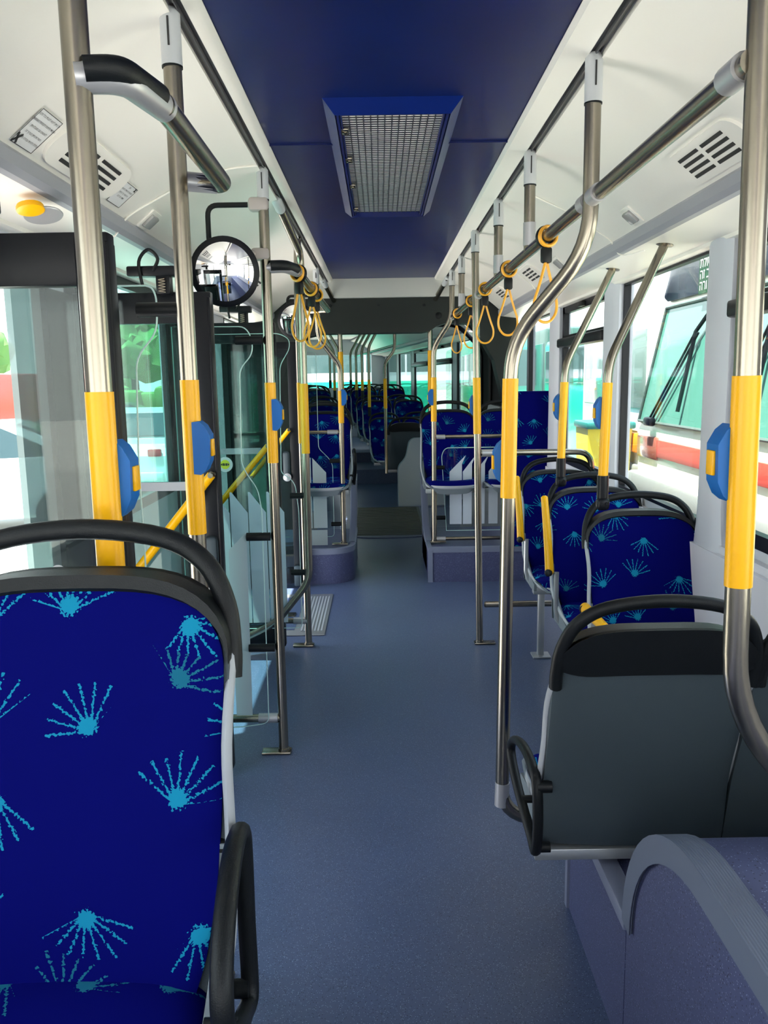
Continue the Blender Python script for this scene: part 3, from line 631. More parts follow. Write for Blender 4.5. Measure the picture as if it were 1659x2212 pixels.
def seat(label, x, y, z=0, rz=0, grp='blue patterned passenger seats', arm=None, leg=True, tr=False):
    t = thing('passenger_seat', label, 'bus seat', (x, y, z), rz, grp, tr)
    for k, d in PROTO.items(): part_from(k.strip(), d, t)
    m = MB().box((0, -.16, .385), (.40, .05, .04), .004).box((0, -.16, .36), (.08, .10, .02), .003)
    m.build('seat_beam', M_plate, t, local=True)
    if leg:
        MB().bb((-.17, -.175, .0), (-.135, -.14, .37), .004).bb((-.20, -.20, 0), (-.10, -.11, .012), .004).build('leg', M_plate, t, local=True)
    if arm in ('up', 'down'):
        s = -1; X = -.262
        if arm == 'up': a, b = (X, -.115, .665), (X-.012, -.03, 1.0)
        else: a, b = (X, -.06, .675), (X-.005, -.36, .69)
        pts = spline([a, Vector(a).lerp(Vector(b), .33)+Vector((0, -.008, .0)), Vector(a).lerp(Vector(b), .7)+Vector((0, -.006, 0)), b], 5)
        ar = MB().sweep([pts[0]+(pts[0]-pts[1])*.9] + pts + [pts[-1]+(pts[-1]-pts[-2])*.5], lambda q: tuple(w*(.55 if q in (0, 1) else 1) for w in (.021-.005*q, .024-.007*q)), 14).build('armrest', M_yel, t, local=True, ang=60)
        MB().lathe((X-.004, a[1]-.012, a[2]), [(.017, 0), (.017, .012), (.012, .016)], (-.7, -.8, .1), 18).build('pivot_cap', M_blk, ar, local=True)
        MB().sweep(fillet([(X+.032, a[1], a[2]), (X+.030, a[1]-.01, .47), (X+.07, a[1]-.02, .385), (X+.12, a[1]-.02, .385)], .03), (.012, .008), 8).build('armrest_bracket', M_plate, t, local=True)
    if arm == 'ring' or arm == 'ringr':
        s = 1 if arm == 'ring' else -1; X = s*.240
        lp = spline([(X, .035, .635), (X+s*.004, -.02, .672), (X+s*.010, -.10, .680), (X+s*.016, -.19, .645), (X+s*.020, -.225, .585), (X+s*.016, -.17, .515), (X+s*.008, -.09, .455), (X, -.01, .405), (X, .035, .40), (X-s*.002, .045, .50)], 5, True)
        zc, zs, zo = (.52, .74, .525) if rz else (.54, 1.0, .575); lp = [Vector((p.x, p.y, zo+(p.z-.54)*zs)) for p in lp]; zf = lambda z: zo+(z-.54)*zs
        ar = MB().sweep(lp, (.013, .011), 10, closed=True).build('armrest', M_blk, t, local=True, ang=60)
        MB().sweep([(X-s*.035, .035, zf(.625)), (X, .035, zf(.625))], .015, 10).build('armrest_pin', M_blk, ar, local=True)
        MB().sweep([(X-s*.035, .03, zf(.41)), (X, .03, zf(.41))], .013, 10).build('armrest_pin', M_blk, ar, local=True)
        MB().sweep([(X-s*.03, -.11, zf(.475)), (X+s*.01, -.11, zf(.475))], .010, 10).build('armrest_pin', M_blk, ar, local=True)
    return t
GN = 'blue patterned passenger seats'
seat('large blue patterned seat in the left foreground, seen from the front', -.437, .985, .265, 0, GN, 'ring', leg=False)
seat('rear-facing seat at the aisle showing its dark grey back and black top, right foreground', .598, 1.83, 0, PI, GN, 'ring', leg=False)
seat('rear-facing seat against the window wall, cut by the right picture edge', 1.05, 1.83, 0, PI, GN, leg=False)
seat('nearest of the single forward-facing blue seats by the right window', 1.032, 3.05, 0, 0, GN, 'down')
seat('middle one of the single forward-facing window seats, yellow armrest raised', 1.028, 3.74, 0, 0, GN, 'up')
seat('farthest of the single window seats, yellow armrest raised beside the heavy pole', 1.03, 4.52, 0, 0, GN, 'up')
seat('blue seat on the left platform behind the white striped clear panel', -.463, 6.60, .28, 0, GN, 'ring', leg=False)
seat('aisle seat on the right platform, behind the white striped panel', .555, 6.60, .28, 0, GN, leg=False)
seat('window seat on the right platform, beside the tall blue pad', 1.02, 6.60, .28, 0, GN, leg=False)
# seat mount under the rear facing pair
t = thing('seat_beam', 'long steel beam carrying the pair of rear-facing seats', 'seat beam', (.8, 1.80, .39))
MB().bb((.36, 1.815, .383), (XR-.05, 1.865, .412), .003).build('beam', M_plate, t)
MB().bb((.66, 1.77, .358), (.74, 1.90, .383), .002).prism([(.66, 1.785, .38), (.70, 1.785, .38), (.70, 1.785, .31), (.69, 1.785, .31)], (0, .006, 0)).build('bracket', M_plate, t)
MB().lathe((.690, 1.783, .335), [(.009, 0), (.009, .012), (.005, .014)], (0, -1, 0), 8).build('bolt', M_steel, t)
# tall padded back-board for wheelchairs
t = thing('backrest_board', 'tall rectangular blue padded board at the end of the window seats', 'padded board', (1.12, 6.0, .28))
MB().box((1.11, 5.99, .87), (.33, .055, 1.16), .025, seg=4).build('pad', M_fab, t, ang=60)
MB().bb((.98, 6.015, .28), (1.24, 6.04, 1.38), .004).build('back_plate', M_shellL, t)
# poles fixed on seats
for (x, y), top, lab in (((.855, 3.10), (1.10, 3.22), 'slanting pole with a blue button rising from the nearest single window seat'), ((.848, 3.80), (1.10, 3.92), 'slanting pole rising from the middle single window seat')):
    t = pole('seat_pole', lab, [(top[0], top[1], 2.045), (x+.01, y, 1.60), (x, y, 1.17)], (1.165, 1.525), False, None, (1.41, -1, 1), r=.017, fil=.06, group='poles fixed to seat tops', cat='grab pole')
    MB().lathe((top[0], top[1], 2.052), [(.020, 0), (.034, .002), (.034, .010), (.018, .014)], (-.25, -.05, -1), 20).build('flange', M_steel, t)
    j = MB().sweep([(x, y, 1.172), (x, y, 1.085)], .0225, 16).build('socket', M_blk2, t, ang=60)
    MB().box((x, y-.004, 1.062), (.05, .045, .05), .016, seg=3).lathe((x-.011, y-.027, 1.066), [(.006, 0), (.006, .004)], (0, -1, 0), 10).lathe((x+.011, y-.027, 1.066), [(.006, 0), (.006, .004)], (0, -1, 0), 10).build('saddle_clamp', M_blk2, j, ang=60)
# side rail by the board and the barrier rail behind the panel
t = thing('barrier_rail', 'curved steel rail running from the slim pole across to the window wall', 'rail', (.9, 4.66, 1.12))
MB().sweep(fillet([(.565, 4.62, 1.126), (1.22, 4.68, 1.12), (1.235, 4.70, .62)], .09), .0175, 16).build('tube', M_steel, t, ang=60)
MB().sweep([(.575, 4.62, 1.126), (.66, 4.63, 1.125)], .021, 16).build('connector', M_conn, t)
MB().bb((.60, 4.66, .20), (1.20, 4.69, .235), .01).build('kick_bar', M_steel, t)
for z, lab in ((1.105, 'upper horizontal rail in front of the right platform seats'), (.302, 'lower horizontal rail in front of the right platform seats')):
    t = thing('barrier_rail', lab, 'rail', (.8, 6.28, z), 0, 'rails before the right platform')
    MB().sweep([(.41, 6.28, z), (XR-.1, 6.28, z)], .015, 16).build('tube', M_steel, t, ang=60)
    MB().sweep([(.43, 6.28, z), (.50, 6.28, z)], .018, 16).build('connector', M_conn, t)
t = thing('barrier_rail', 'horizontal rail in front of the left platform seat', 'rail', (-.6, 6.28, 1.15))
MB().sweep([(-.30, 6.28, 1.155), (-1.1, 6.28, 1.155)], .015, 16).build('tube', M_steel, t, ang=60)
MB().sweep([(-.33, 6.28, 1.155), (-.41, 6.28, 1.155)], .018, 16).build('connector', M_conn, t)
for z, y in ((.155, 3.222), (.155, 4.613)):
    t = thing('floor_rail', 'low steel bar beside the foot of the %s' % ('larger mirror pole' if y < 4 else 'straight pole by the ramp plate'), 'rail', (-.7, y, z), 0)
    MB().sweep([(-.44, y, z), (-1.08, y, z)], .017, 16).build('tube', M_steel, t, ang=60); MB().sweep([(-.45, y, z), (-.53, y, z)], .0205, 16).build('connector', M_conn, t)

# ------------------------------------------------------------------ door leaves (folded inwards)
def leaf(name, label, y, x0, x1, top, rail=None, barp=None, hinge=None, gm=None):
    t = thing(name, label, 'door leaf', ((x0+x1)/2, y, 0)); w = .075; z0 = .04
    f = MB()
    f.bb((x1-w, y-.022, z0), (x1, y+.022, top), .006).bb((x0, y-.022, z0), (x0+w*.8, y+.022, top), .006)
    f.bb((x0, y-.020, top-.11), (x1-.01, y+.020, top), .004).bb((x0, y-.020, z0), (x1-.01, y+.020, z0+.12), .004)
    f.bb((x1-.012, y-.03, z0), (x1-.002, y+.03, top-.02), .003)
    f.build('leaf_frame', M_blk2, t)
    MB().bb((x0+.05, y-.004, z0+.1), (x1-.06, y+.004, top-.09)).build('pane', gm or M_gd, t, smooth=False)
    if rail: MB().bb((x0+.03, y-.03, rail-.016), (x1-.10, y-.012, rail+.016)).build('cross_rail', M_shellL, t)
    if barp:
        a, b = barp; d = Vector((0, -.045, 0))
        h = MB().sweep([Vector(a)+d, Vector(b)+d], .0165, 14).build('grab_bar', M_yel, t, ang=60)
        for p in (a, b): MB().lathe(Vector(p)+Vector((0, -.062, 0)), [(.010, 0), (.010, .006)], (0, -1, 0), 12).sweep([Vector(p)+d, Vector(p)+Vector((0, -.015, 0))], .012, 10).build('grab_bar_screw', M_steel, h)
    if hinge:
        hx, hz = hinge
        o = MB().box((hx, y-.028, hz+.05), (.055, .02, .22), .02, seg=3).build('hinge_plate', M_shell, t)
        MB().lathe((hx+.008, y-.04, hz-.03), [(.030, 0), (.030, .008), (.018, .010), (.018, .014), (.008, .018)], (0, -1, 0), 20).build('hinge_hub', M_conn, o)
        MB().box((x1-.05, y-.03, .10), (.05, .03, .16), .012).build('lower_arm', M_shell, o)
    return t
leaf('door_leaf', 'near black-framed glass door leaf folded inwards behind the first pole, top left', 1.80, -1.10, -.567, 1.867, gm=M_gn)
leaf('door_leaf', 'black-framed glass door leaf with a yellow grab bar, beside the larger mirror pole', 3.02, -1.10, -.602, 1.872, 1.17, ((-.622, 3.0, 1.215), (-.93, 3.0, .845)), (-.645, .82))
leaf('door_leaf', 'door leaf on the near side of the far doorway, behind the clear panel', 4.52, -1.10, -.565, 1.867, 1.17, ((-.62, 4.5, 1.2), (-.93, 4.5, .85)), None, gm=M_gk)
leaf('door_leaf', 'far door leaf with a short yellow grab bar, beyond the ramp plate', 5.98, -1.10, -.592, 1.830, None, ((-.665, 5.96, 1.20), (-.95, 5.96, .86)), (-.70, .88), gm=M_gk)
# door mechanism arms over the leaves
for x, y, lab in ((-.98, 2.0, 'black door drive unit above the near door leaf, at the left edge'), (-.80, 2.98, 'black door drive unit with a cable loop, left of the larger mirror'), (-.78, 4.55, 'black door drive unit above the far doorway')):
    zb = 1.94 if y > 2.5 else 1.97
    t = thing('door_drive', lab, 'door mechanism', (x, y, 1.88), 0, 'door drive units')
    MB().box((x, y, zb), (.17, .06, .035), .006).box((x+.04, y, zb-.045), (.05, .05, .07), .006).build('bracket', M_blk2, t)
    MB().sweep(spline([(x-.03, y-.03, zb-.05), (x-.035, y-.04, zb+.03), (x, y-.04, zb+.07), (x+.03, y-.035, zb+.04), (x+.01, y-.03, zb)], 6), .006, 8).build('cable', M_blk, t)
    s = [(x+.04+.012*math.cos(a), y-.035+.0*a, zb-.075+.006*a/2/PI*1.6) for a in [2*PI*k/10 for k in range(50)]]
    MB().sweep(s, .0025, 5).build('spring', M_steel, t)
t = thing('emergency_valve', 'round yellow emergency knob above the near doorway at the left edge', 'emergency knob', (-.90, 2.05, 2.04))
MB().lathe((-.93, 2.28, 2.025), [(.034, 0), (.036, .004), (.036, .014), (.026, .018)], (.2, -.2, -1), 28).build('knob', M_yel, t)
MB().lathe((-.915, 2.33, 2.012), [(.05, 0), (.052, .003), (.050, .006)], (.2, -.2, -1), 28).build('disc', M_conn, t)

# ------------------------------------------------------------------ clear draught panels
def panel(label, outline, y, clips, decals=(), dm=None, name='draught_panel', grp='clear draught panels', holes=()):
    xs = [p[0] for p in outline]; t = thing(name, label, 'glass panel', (sum(xs)/len(xs), y, min(p[1] for p in outline)), 0, grp)
    pts = [Vector((x, y, z)) for x, z in outline]; c = fillet(pts + [pts[0]], .03, 4)[:-1]
    MB().prism(c, (0, .006, 0)).build('pane', M_gc, t, smooth=False)
    MB().sweep([p+Vector((0, .003, 0)) for p in c], (.0022, .0034), 6, closed=True).build('pane_edge', M_edge, t)
    for x0, x1, z in clips:
        MB().sweep([(x0, y+.003, z), (x1, y+.003, z)], .017, 14).build('clip', M_blk, t, ang=60)
    for d in decals: MB().prism([(x, y-.0015, z) for x, z in d], (0, .001, 0)).build('decal_stripe', dm or M_decal, t, smooth=False)
    return t
panel('clear panel held by a black clip beside the second left pole', [(-1.06, 1.778), (-.530, 1.775), (-.519, 1.75), (-.521, 1.67), (-.575, 1.61), (-.585, 1.36), (-.583, .5), (-1.06, .5)], 1.95, [(-.565, -.455, 1.72)])
panel('clear panel with a shaped edge fixed to the pole carrying the larger mirror', [(-.80, 1.763), (-.514, 1.76), (-.490, 1.71), (-.492, 1.655), (-.543, 1.60), (-.553, 1.23), (-.532, 1.185), (-.492, 1.125), (-.480, 1.04), (-.486, .14), (-.60, .125), (-.80, .125)], 3.20,
      [(-.555, -.45, 1.708), (-.545, -.45, .934), (-.555, -.45, .469)], [[(-.545, .955), (-.620, .88), (-.618, .178), (-.552, .178)], ])
dec = []
for k, xr in enumerate((-.535, -.635, -.735, -.835)): dec.append([(xr, .84), (xr-.085, .955), (xr-.095, .955), (xr-.095, .215), (xr, .215)])
panel('clear panel with grey slanted stripes before the far doorway', [(-1.06, 1.80), (-.528, 1.80), (-.476, 1.77), (-.476, 1.72), (-.531, 1.632), (-.545, 1.054), (-.499, 1.03), (-.470, .99), (-.455, .846), (-.458, .18), (-1.06, .18)], 4.39,
      [(-.50, -.40, .93), (-.51, -.41, .50)], dec)
wd = mat('white_decal', (.72, .74, .78), .5)
panel('clear panel with white stripes in front of the left platform seat', [(-1.05, 1.77), (-.484, 1.77), (-.484, 1.03), (-.405, .95), (-.378, .90), (-.379, .33), (-1.05, .33)], 6.30, [(-.40, -.31, .93), (-.40, -.31, .43)],
      [[(-.430, .84), (-.535, .955), (-.538, .40), (-.430, .40)], [(-.548, .955), (-.62, 1.0), (-.62, .40), (-.548, .40)], [(-.432, .385), (-.62, .385), (-.62, .255), (-.432, .255)]], wd)
wd2 = mat('pale_decal', (.50, .56, .63), .5)
pd = [[(a, .825), (b, .955), (b-.030, .885), (b-.032, .407), (a, .407)] for a, b in ((.538, .666), (.643, .745), (.741, .847), (.846, .95), (.95, 1.05))]
panel('low clear panel with pale slanted stripes in front of the right platform', [(.513, .355), (.476, .96), (.506, 1.014), (1.12, 1.014), (1.12, .355)], 6.34, [(.43, .50, .86), (.43, .505, .46)], pd, wd2)
# round stickers on the door glass
def disc(label, c, r, m1, m2, sym):
    t = thing('round_sticker', label, 'sticker', c)
    MB().lathe(c, [(r, 0), (r, .001)], (0, -1, 0), 28).build('white_disc', m1, t); MB().lathe((c[0], c[1]-.001, c[2]), [(r*.62, 0), (r*.62, .001)], (0, -1, 0), 24).build('yellow_disc', m2, t)
    x, y, z = c[0], c[1]-.003, c[2]
    m = MB()
    for s in (-1, 1): m.box((x+s*r*.16, y, z), (r*.22, .001, r*.34)).prism([(x+s*r*.34, y, z+r*.2), (x+s*r*.56, y, z), (x+s*r*.34, y, z-r*.2)], (0, .001, 0))
    m.build('symbol', M_ink, t)
disc('round white and yellow door sticker on the glass left of the mirror pole', (-.862, 4.47, 1.10), .042, M_paper, mat('sticker_yellow', (.85, .8, .05), .4), 0)
disc('small round yellow sticker low on the near door glass', (-.725, 1.77, 1.135), .018, M_paper, MATS['sticker_yellow'], 0)

# ------------------------------------------------------------------ cove details
def cove_frame(sgn, off):
    """point, tangent (downwards/outwards) and inward normal on the cove at offset OFF from the centre line"""
    for (a, za), (b, zb) in zip(CS, CS[1:]):
        if a <= off <= b:
            t = (off-a)/(b-a); p = Vector((CX+sgn*off, 0, za+(zb-za)*t)); tg = Vector((sgn*(b-a), 0, zb-za)).normalized(); nn = Vector((tg.z*sgn, 0, -abs(tg.x))).normalized()
            return p, tg, nn
def vent(label, sgn, y, off, ln=.36, wd_=.17, cols=2, rows=4):
    p, tg, nn = cove_frame(sgn, off); p = p+Vector((0, y, 0)); t = thing('air_vent', label, 'air vent', tuple(p), 0, 'oval air vents in the white lining'); Yv = Vector((0, 1, 0))
    ol = [p+Yv*(ln/2-wd_/2+wd_/2*math.cos(a) if math.cos(a) > 0 else -ln/2+wd_/2+wd_/2*math.cos(a))*1.0+tg*wd_/2*math.copysign(abs(math.sin(a))**.8, math.sin(a)) for a in [2*PI*(k+.5)/32 for k in range(32)]]
    MB().prism([q+nn*.004-nn*.02 for q in ol], nn*.026).build('cover', M_white, t, ang=30)
    m = MB(); e = MB()
    rot = Matrix((Yv, tg, nn)).transposed()
    for c in range(cols):
        for r_ in range(rows):
            q = p + Yv*((c-(cols-1)/2)*(ln*.72/cols)) + tg*((r_-(rows-1)/2)*wd_*.72/rows)
            m.box(q+nn*.0105, (ln*.60/cols, wd_*.36/rows, .003), .001, rot); 
    m.build('slots', M_dark, t, smooth=False)
vent('oval slotted air vent near the front in the right white lining', 1, 2.40, .873, .46, .125)
vent('small slotted air vent in the right lining above the second strap', 1, 5.05, .865, .36, .13)
vent('smallest slotted air vent in the right lining, before the dark arch', 1, 6.2, .865, .36, .13)
vent('oval slotted air vent in the left white lining behind the first pole', -1, 2.42, .873, .52, .125)
vent('small slotted air vent in the left lining behind the mirror pole', -1, 5.35, .865, .36, .13)
def lamp(label, sgn, y, off=.875):
    p, tg, nn = cove_frame(sgn, off); p = p+Vector((0, y, 0)); t = thing('reading_lamp', label, 'lamp', tuple(p), 0, 'small square lamps in the lining')
    rot = Matrix((Vector((0, 1, 0)), tg, nn)).transposed()
    MB().box(p+nn*.003, (.105, .085, .008), .003, rot).build('bezel', M_white, t)
    MB().box(p+nn*.010, (.075, .055, .018), .006, rot).build('lens', mat('lamp_lens', (.35, .35, .35), .25), t)
lamp('small square lamp in the right lining past the near vent', 1, 3.18, .895); lamp('small square lamp in the right lining between the two smaller vents', 1, 4.42, .895)
lamp('small square lamp in the left lining beside the hanging white cable', -1, 3.10, .90)
def cable(label, sgn, y, offs):
    pts = []
    for o_, dy in offs:
        if o_ <= .935:
            p, tg, nn = cove_frame(sgn, o_); pts.append(p+Vector((0, y+dy, 0))+nn*.004)
        else: pts.append(Vector((CX+sgn*o_, y+dy, 2.048-(o_-.935)*.1)))
    t = MB().sweep(spline(pts, 5), .0035, 6).build('loose_cable', M_white, None); tag(t, label, 'cable', 'loose white cables')
cable('white cable running down the right lining to the nearest slanting pole', 1, 3.6, [(.56, -.05), (.66, .0), (.76, 0), (.86, 0), (.925, -.03), (.95, -.1), (1.0, -.25)])
cable('white cable hanging down the left lining beside the square lamp', -1, 3.0, [(.50, .12), (.60, .06), (.72, .02), (.84, -.02), (.925, -.08), (.95, -.14), (.97, -.12)])
cable('white cable on the right lining behind the second strap', 1, 5.3, [(.75, 0), (.86, 0), (.92, 0), (.95, -.1), (.98, -.2)])
# printed sheets on the left lining
def sheet(label, y, off, wy, wt, lines, big=True):
    p, tg, nn = cove_frame(-1, off); p = p+Vector((0, y, 0)); Yv = Vector((0, 1, 0)); t = thing('printed_sheet', label, 'paper sheet', tuple(p))
    rot = Matrix((Yv, tg, nn)).transposed()
    MB().box(p+nn*.004, (wy, wt, .001), 0, rot).build('paper', M_paper, t, smooth=False)
    f = MB()
    for a, b, c, d in ((0, wt/2, wy, .0015), (0, -wt/2, wy, .0015), (wy/2, 0, .0015, wt), (-wy/2, 0, .0015, wt)):
        f.box(p+nn*.005+Yv*a+tg*b, (c, d, .0006), 0, rot)
    f.build('border', M_ink, t, smooth=False)
    # text read from the aisle: baseline along -y... rows step away from the ceiling
    R = Matrix((-Yv, -tg, nn)).transposed()
    if R.determinant() < 0: R = Matrix((Yv, -tg, nn)).transposed()
    for k, s in enumerate(lines):
        txt('text_line', s, M_ink, t, p+nn*.0055+tg*(-wt*.36+k*wt*.17), min(wt*.115, wy*.085), R, align='CENTER')
    q = p+nn*.006+(Yv*(-wy*.40)+tg*(wt*.36) if big else Yv*wy*.38-tg*wt*.42)
    s = .022 if big else .010
    MB().box(q, (s*1.6, s*.30, .0008), 0, rot @ Matrix.Rotation(.9, 3, 'Z')).box(q, (s*1.6, s*.30, .0008), 0, rot @ Matrix.Rotation(-.9, 3, 'Z')).build('cross_mark', M_ink, t, smooth=False)
H = lambda s: s[::-1]
sheet('white sheet with five lines of black Hebrew print on the left lining', 2.075, .882, .115, .108, [H('כל ניתן ליצאו לצבת בכל פקום'), H('איבסד (לפעם הקומות השמושים'), H('לאנשים עם מוגבלויות)'), H('השירות ניתן בערוך זה'), H('עלולה להיות עבירה פלילית.')])
sheet('faint small notice with three lines of print beside the left vent', 2.74, .885, .12, .085, [H('מזגן'), H('המושבים מיועדים לאנשים'), H('יש לשמור על הניקיון'), H('תודה רבה לכם')], False)

# ------------------------------------------------------------------ gangway (bellows) and trailer
m = MB()
for sgn in (-1, 1):
    n = 26; a = []; b = []
    for k in range(n+1):
        y = 7.13+(9.1-7.13)*k/n; off = 1.02+(.055 if k % 2 else 0); a.append((CX+sgn*off, y))
    m.prism([(x, y, .3) for x, y in a] + [(x+sgn*.02, y, .3) for x, y in a[::-1]], (0, 0, 1.8))
n = 26; a = [(7.13+(9.1-7.13)*k/n, 2.16+(.05 if k % 2 else 0)) for k in range(n+1)]
m.prism([(CX-1.05, y, z) for y, z in a] + [(CX-1.05, y, z+.02) for y, z in a[::-1]], (2.1, 0, 0))
struct('wall_gangway', m, M_dk)
struct('floor_gangway', MB().bb((XL, 7.1, -.06), (XR, 9.9, -.01)).lathe((CX, 8.85, -.01), [(1.0, 0), (1.0, .02)], (0, 0, 1), 48), M_floor)
gp = thing('gangway_plate', 'ribbed metal floor plate of the turntable between the two bus sections', 'floor plate', (.06, 8.8, .01))
m = MB()
for k in range(22): m.bb((-.26-.02+.0, 8.0+.08*k, .012), (.42, 8.03+.08*k, .020))
m.build('ribs', mat('plate_dark', (.09, .10, .09), .5, .4), gp, smooth=False)
MB().bb((-.30, 7.97, .008), (.45, 9.78, .013)).build('plate', MATS['plate_dark'], gp)
# sloped grey skirts of the joint
for sgn, n in ((-1, 50), (1, 51)):
    x0 = CX+sgn*.98; struct('trim_%d' % n, MB().prism([(x0-sgn*.30, 7.12, .0), (x0, 7.12, 1.30), (x0+sgn*.06, 7.12, 1.30), (x0+sgn*.06, 7.12, 0)], (0, .75, 0)), mat('skirt', (.30, .31, .32), .5))
for k, yy in enumerate((7.9, 8.6)):
    path = [(CX+sx_*1.0, yy, z) for sx_, z in ((-1, .3), (-1, 1.85), (-.75, 2.1), (.75, 2.1), (1, 1.85), (1, .3))]
    struct('trim_%d' % (52+k), MB().sweep(fillet(path, .1), .022, 8), M_blk2, smooth=True)
YT0, YT1 = 9.0, 17.0
struct('floor_trailer', MB().bb((XL, 9.75, -.06), (XR, 12.1, 0)).bb((XL, 12.1, -.06), (XR, 13.2, .22)).bb((XL, 13.2, -.06), (XR, YT1, .38)), M_floor, tr=True)
struct('ceiling_trailer', MB().bb((-.42, YT0, 2.37), (.55, YT1, 2.42)).bb((XL-.05, YT0, 2.44), (XR+.05, YT1+.05, 2.48)), M_white, tr=True)
lining(YT0, YT1, True, 60)
WT = [(9.35, 10.55), (10.8, 12.1), (12.35, 13.65), (13.9, 15.2), (15.45, 16.7)]
struct('wall_right_trailer', wall_side('r', XR, 1, WT, YT0, YT1), M_pillar, tr=True)
struct('wall_left_trailer', wall_side('l', XL, -1, WT, YT0, YT1), M_pillar, tr=True)
struct('wall_rear_trailer', MB().bb((XL, YT1, 0), (XR, YT1+.05, 1.40)).bb((XL, YT1, 2.06), (XR, YT1+.05, 2.44)).bb((XL, YT1, 1.4), (XL+.28, YT1+.05, 2.1)).bb((XR-.28, YT1, 1.4), (XR, YT1+.05, 2.1)), M_pillar, tr=True)
window(20, 0, 1, 0, .01, 0, .01)
bpy.data.objects.remove(bpy.data.objects['window_20'])
for o in list(bpy.data.objects):
    if o.name.startswith('window_frame') and o.parent is None: bpy.data.objects.remove(o)
MB().bb((XL+.28, YT1+.015, 1.40), (XR-.28, YT1+.022, 2.06)).build('window_20', M_gw, kind='structure', tr=True)
for n, (a, b) in enumerate(WT):
    window(21+n, XR, 1, a, b, .965, 2.02, n in (1, 2), tr=True, gm=M_gt, bar=1.775 if n in (1, 2) else None); window(26+n, XL, -1, a, b, .965, 2.02, False, tr=True, gm=M_gk)
tsg = 'blue seats of the rear section'
def tseat(label, x, y, z, rz=0): return seat(label, x, y, z, rz, tsg, tr=True, leg=False)
tseat('rear-section aisle seat turned backwards, its dark back beside the moulded partition', .50, 10.22, 0, PI)
tseat('rear-section window seat turned backwards, beyond the moulded partition', .96, 10.22, 0, PI)
names = ['first', 'second', 'third', 'fourth', 'fifth', 'sixth']
for k, (y, z) in enumerate(((11.45, 0), (12.25, .22), (13.05, .22), (13.9, .38), (14.75, .38), (16.3, .38))):
    for x, w in ((.45, 'aisle seat right of the rear aisle'), (.94, 'window seat right of the rear aisle'), (-.34, 'aisle seat left of the rear aisle'), (-.83, 'window seat left of the rear aisle')):
        if k == 0 and x < 0: continue
        tseat('forward-facing %s, %s row behind the joint' % (w, names[k]), x, y, z)
for k, (y, z) in enumerate(((11.55, 0), (12.35, .22), (13.15, .22), (14.0, .38))):
    t = pole('seat_pole', 'pole with a yellow sleeve on the %s seat row right of the rear aisle' % names[k], [(.42, y, 2.33), (.235, y, 2.0), (.235, y, 1.12+z)], (1.17+z*.6, 1.55), False, group='poles of the rear section', tr=True)
    MB().sweep([(.235, y, 1.17+z), (.235, y, 1.04+z)], .024, 12).build('socket', M_blk2, t)
for k, (y, z) in enumerate(((12.35, .22), (13.15, .22), (14.0, .38))):
    t = pole('seat_pole', 'pole with a yellow sleeve on the %s seat row left of the rear aisle' % names[k+1], [(-.30, y, 2.33), (-.115, y, 2.0), (-.115, y, 1.12+z)], (1.17+z*.6, 1.55), False, group='poles of the rear section', tr=True)
    MB().sweep([(-.115, y, 1.17+z), (-.115, y, 1.04+z)], .024, 12).build('socket', M_blk2, t)
pole('grab_pole', 'kinked pole standing beside the backward seat in the rear section', [(.36, 10.0, 2.33), (.36, 10.0, 1.9), (.235, 10.0, 1.75), (.235, 10.0, .40)], (1.2, 1.56), False, tr=True)
t = thing('handrail', 'overhead bar along the right of the rear section', 'handrail', (.36, 12, 2.0), tr=True)
MB().sweep([(.36, 10.0, 1.96), (.36, 14.5, 1.96)], .017, 12).build('tube', M_steel, t, ang=60)
t = thing('partition', 'moulded pale grey partition with a rounded top beside the gangway', 'partition', (.62, 9.85, 0), tr=True)
prp = [(.36, 0), (.36, .50), (.46, .60), (.50, .80), (.55, .84), (.95, .84), (.95, .0)]
MB().prism(fillet([Vector((x, 9.85, z)) for x, z in prp], .06, 5), (0, .07, 0)).build('partition_body', mat('partition_grey', (.24, .30, .34), .5), t, ang=35)

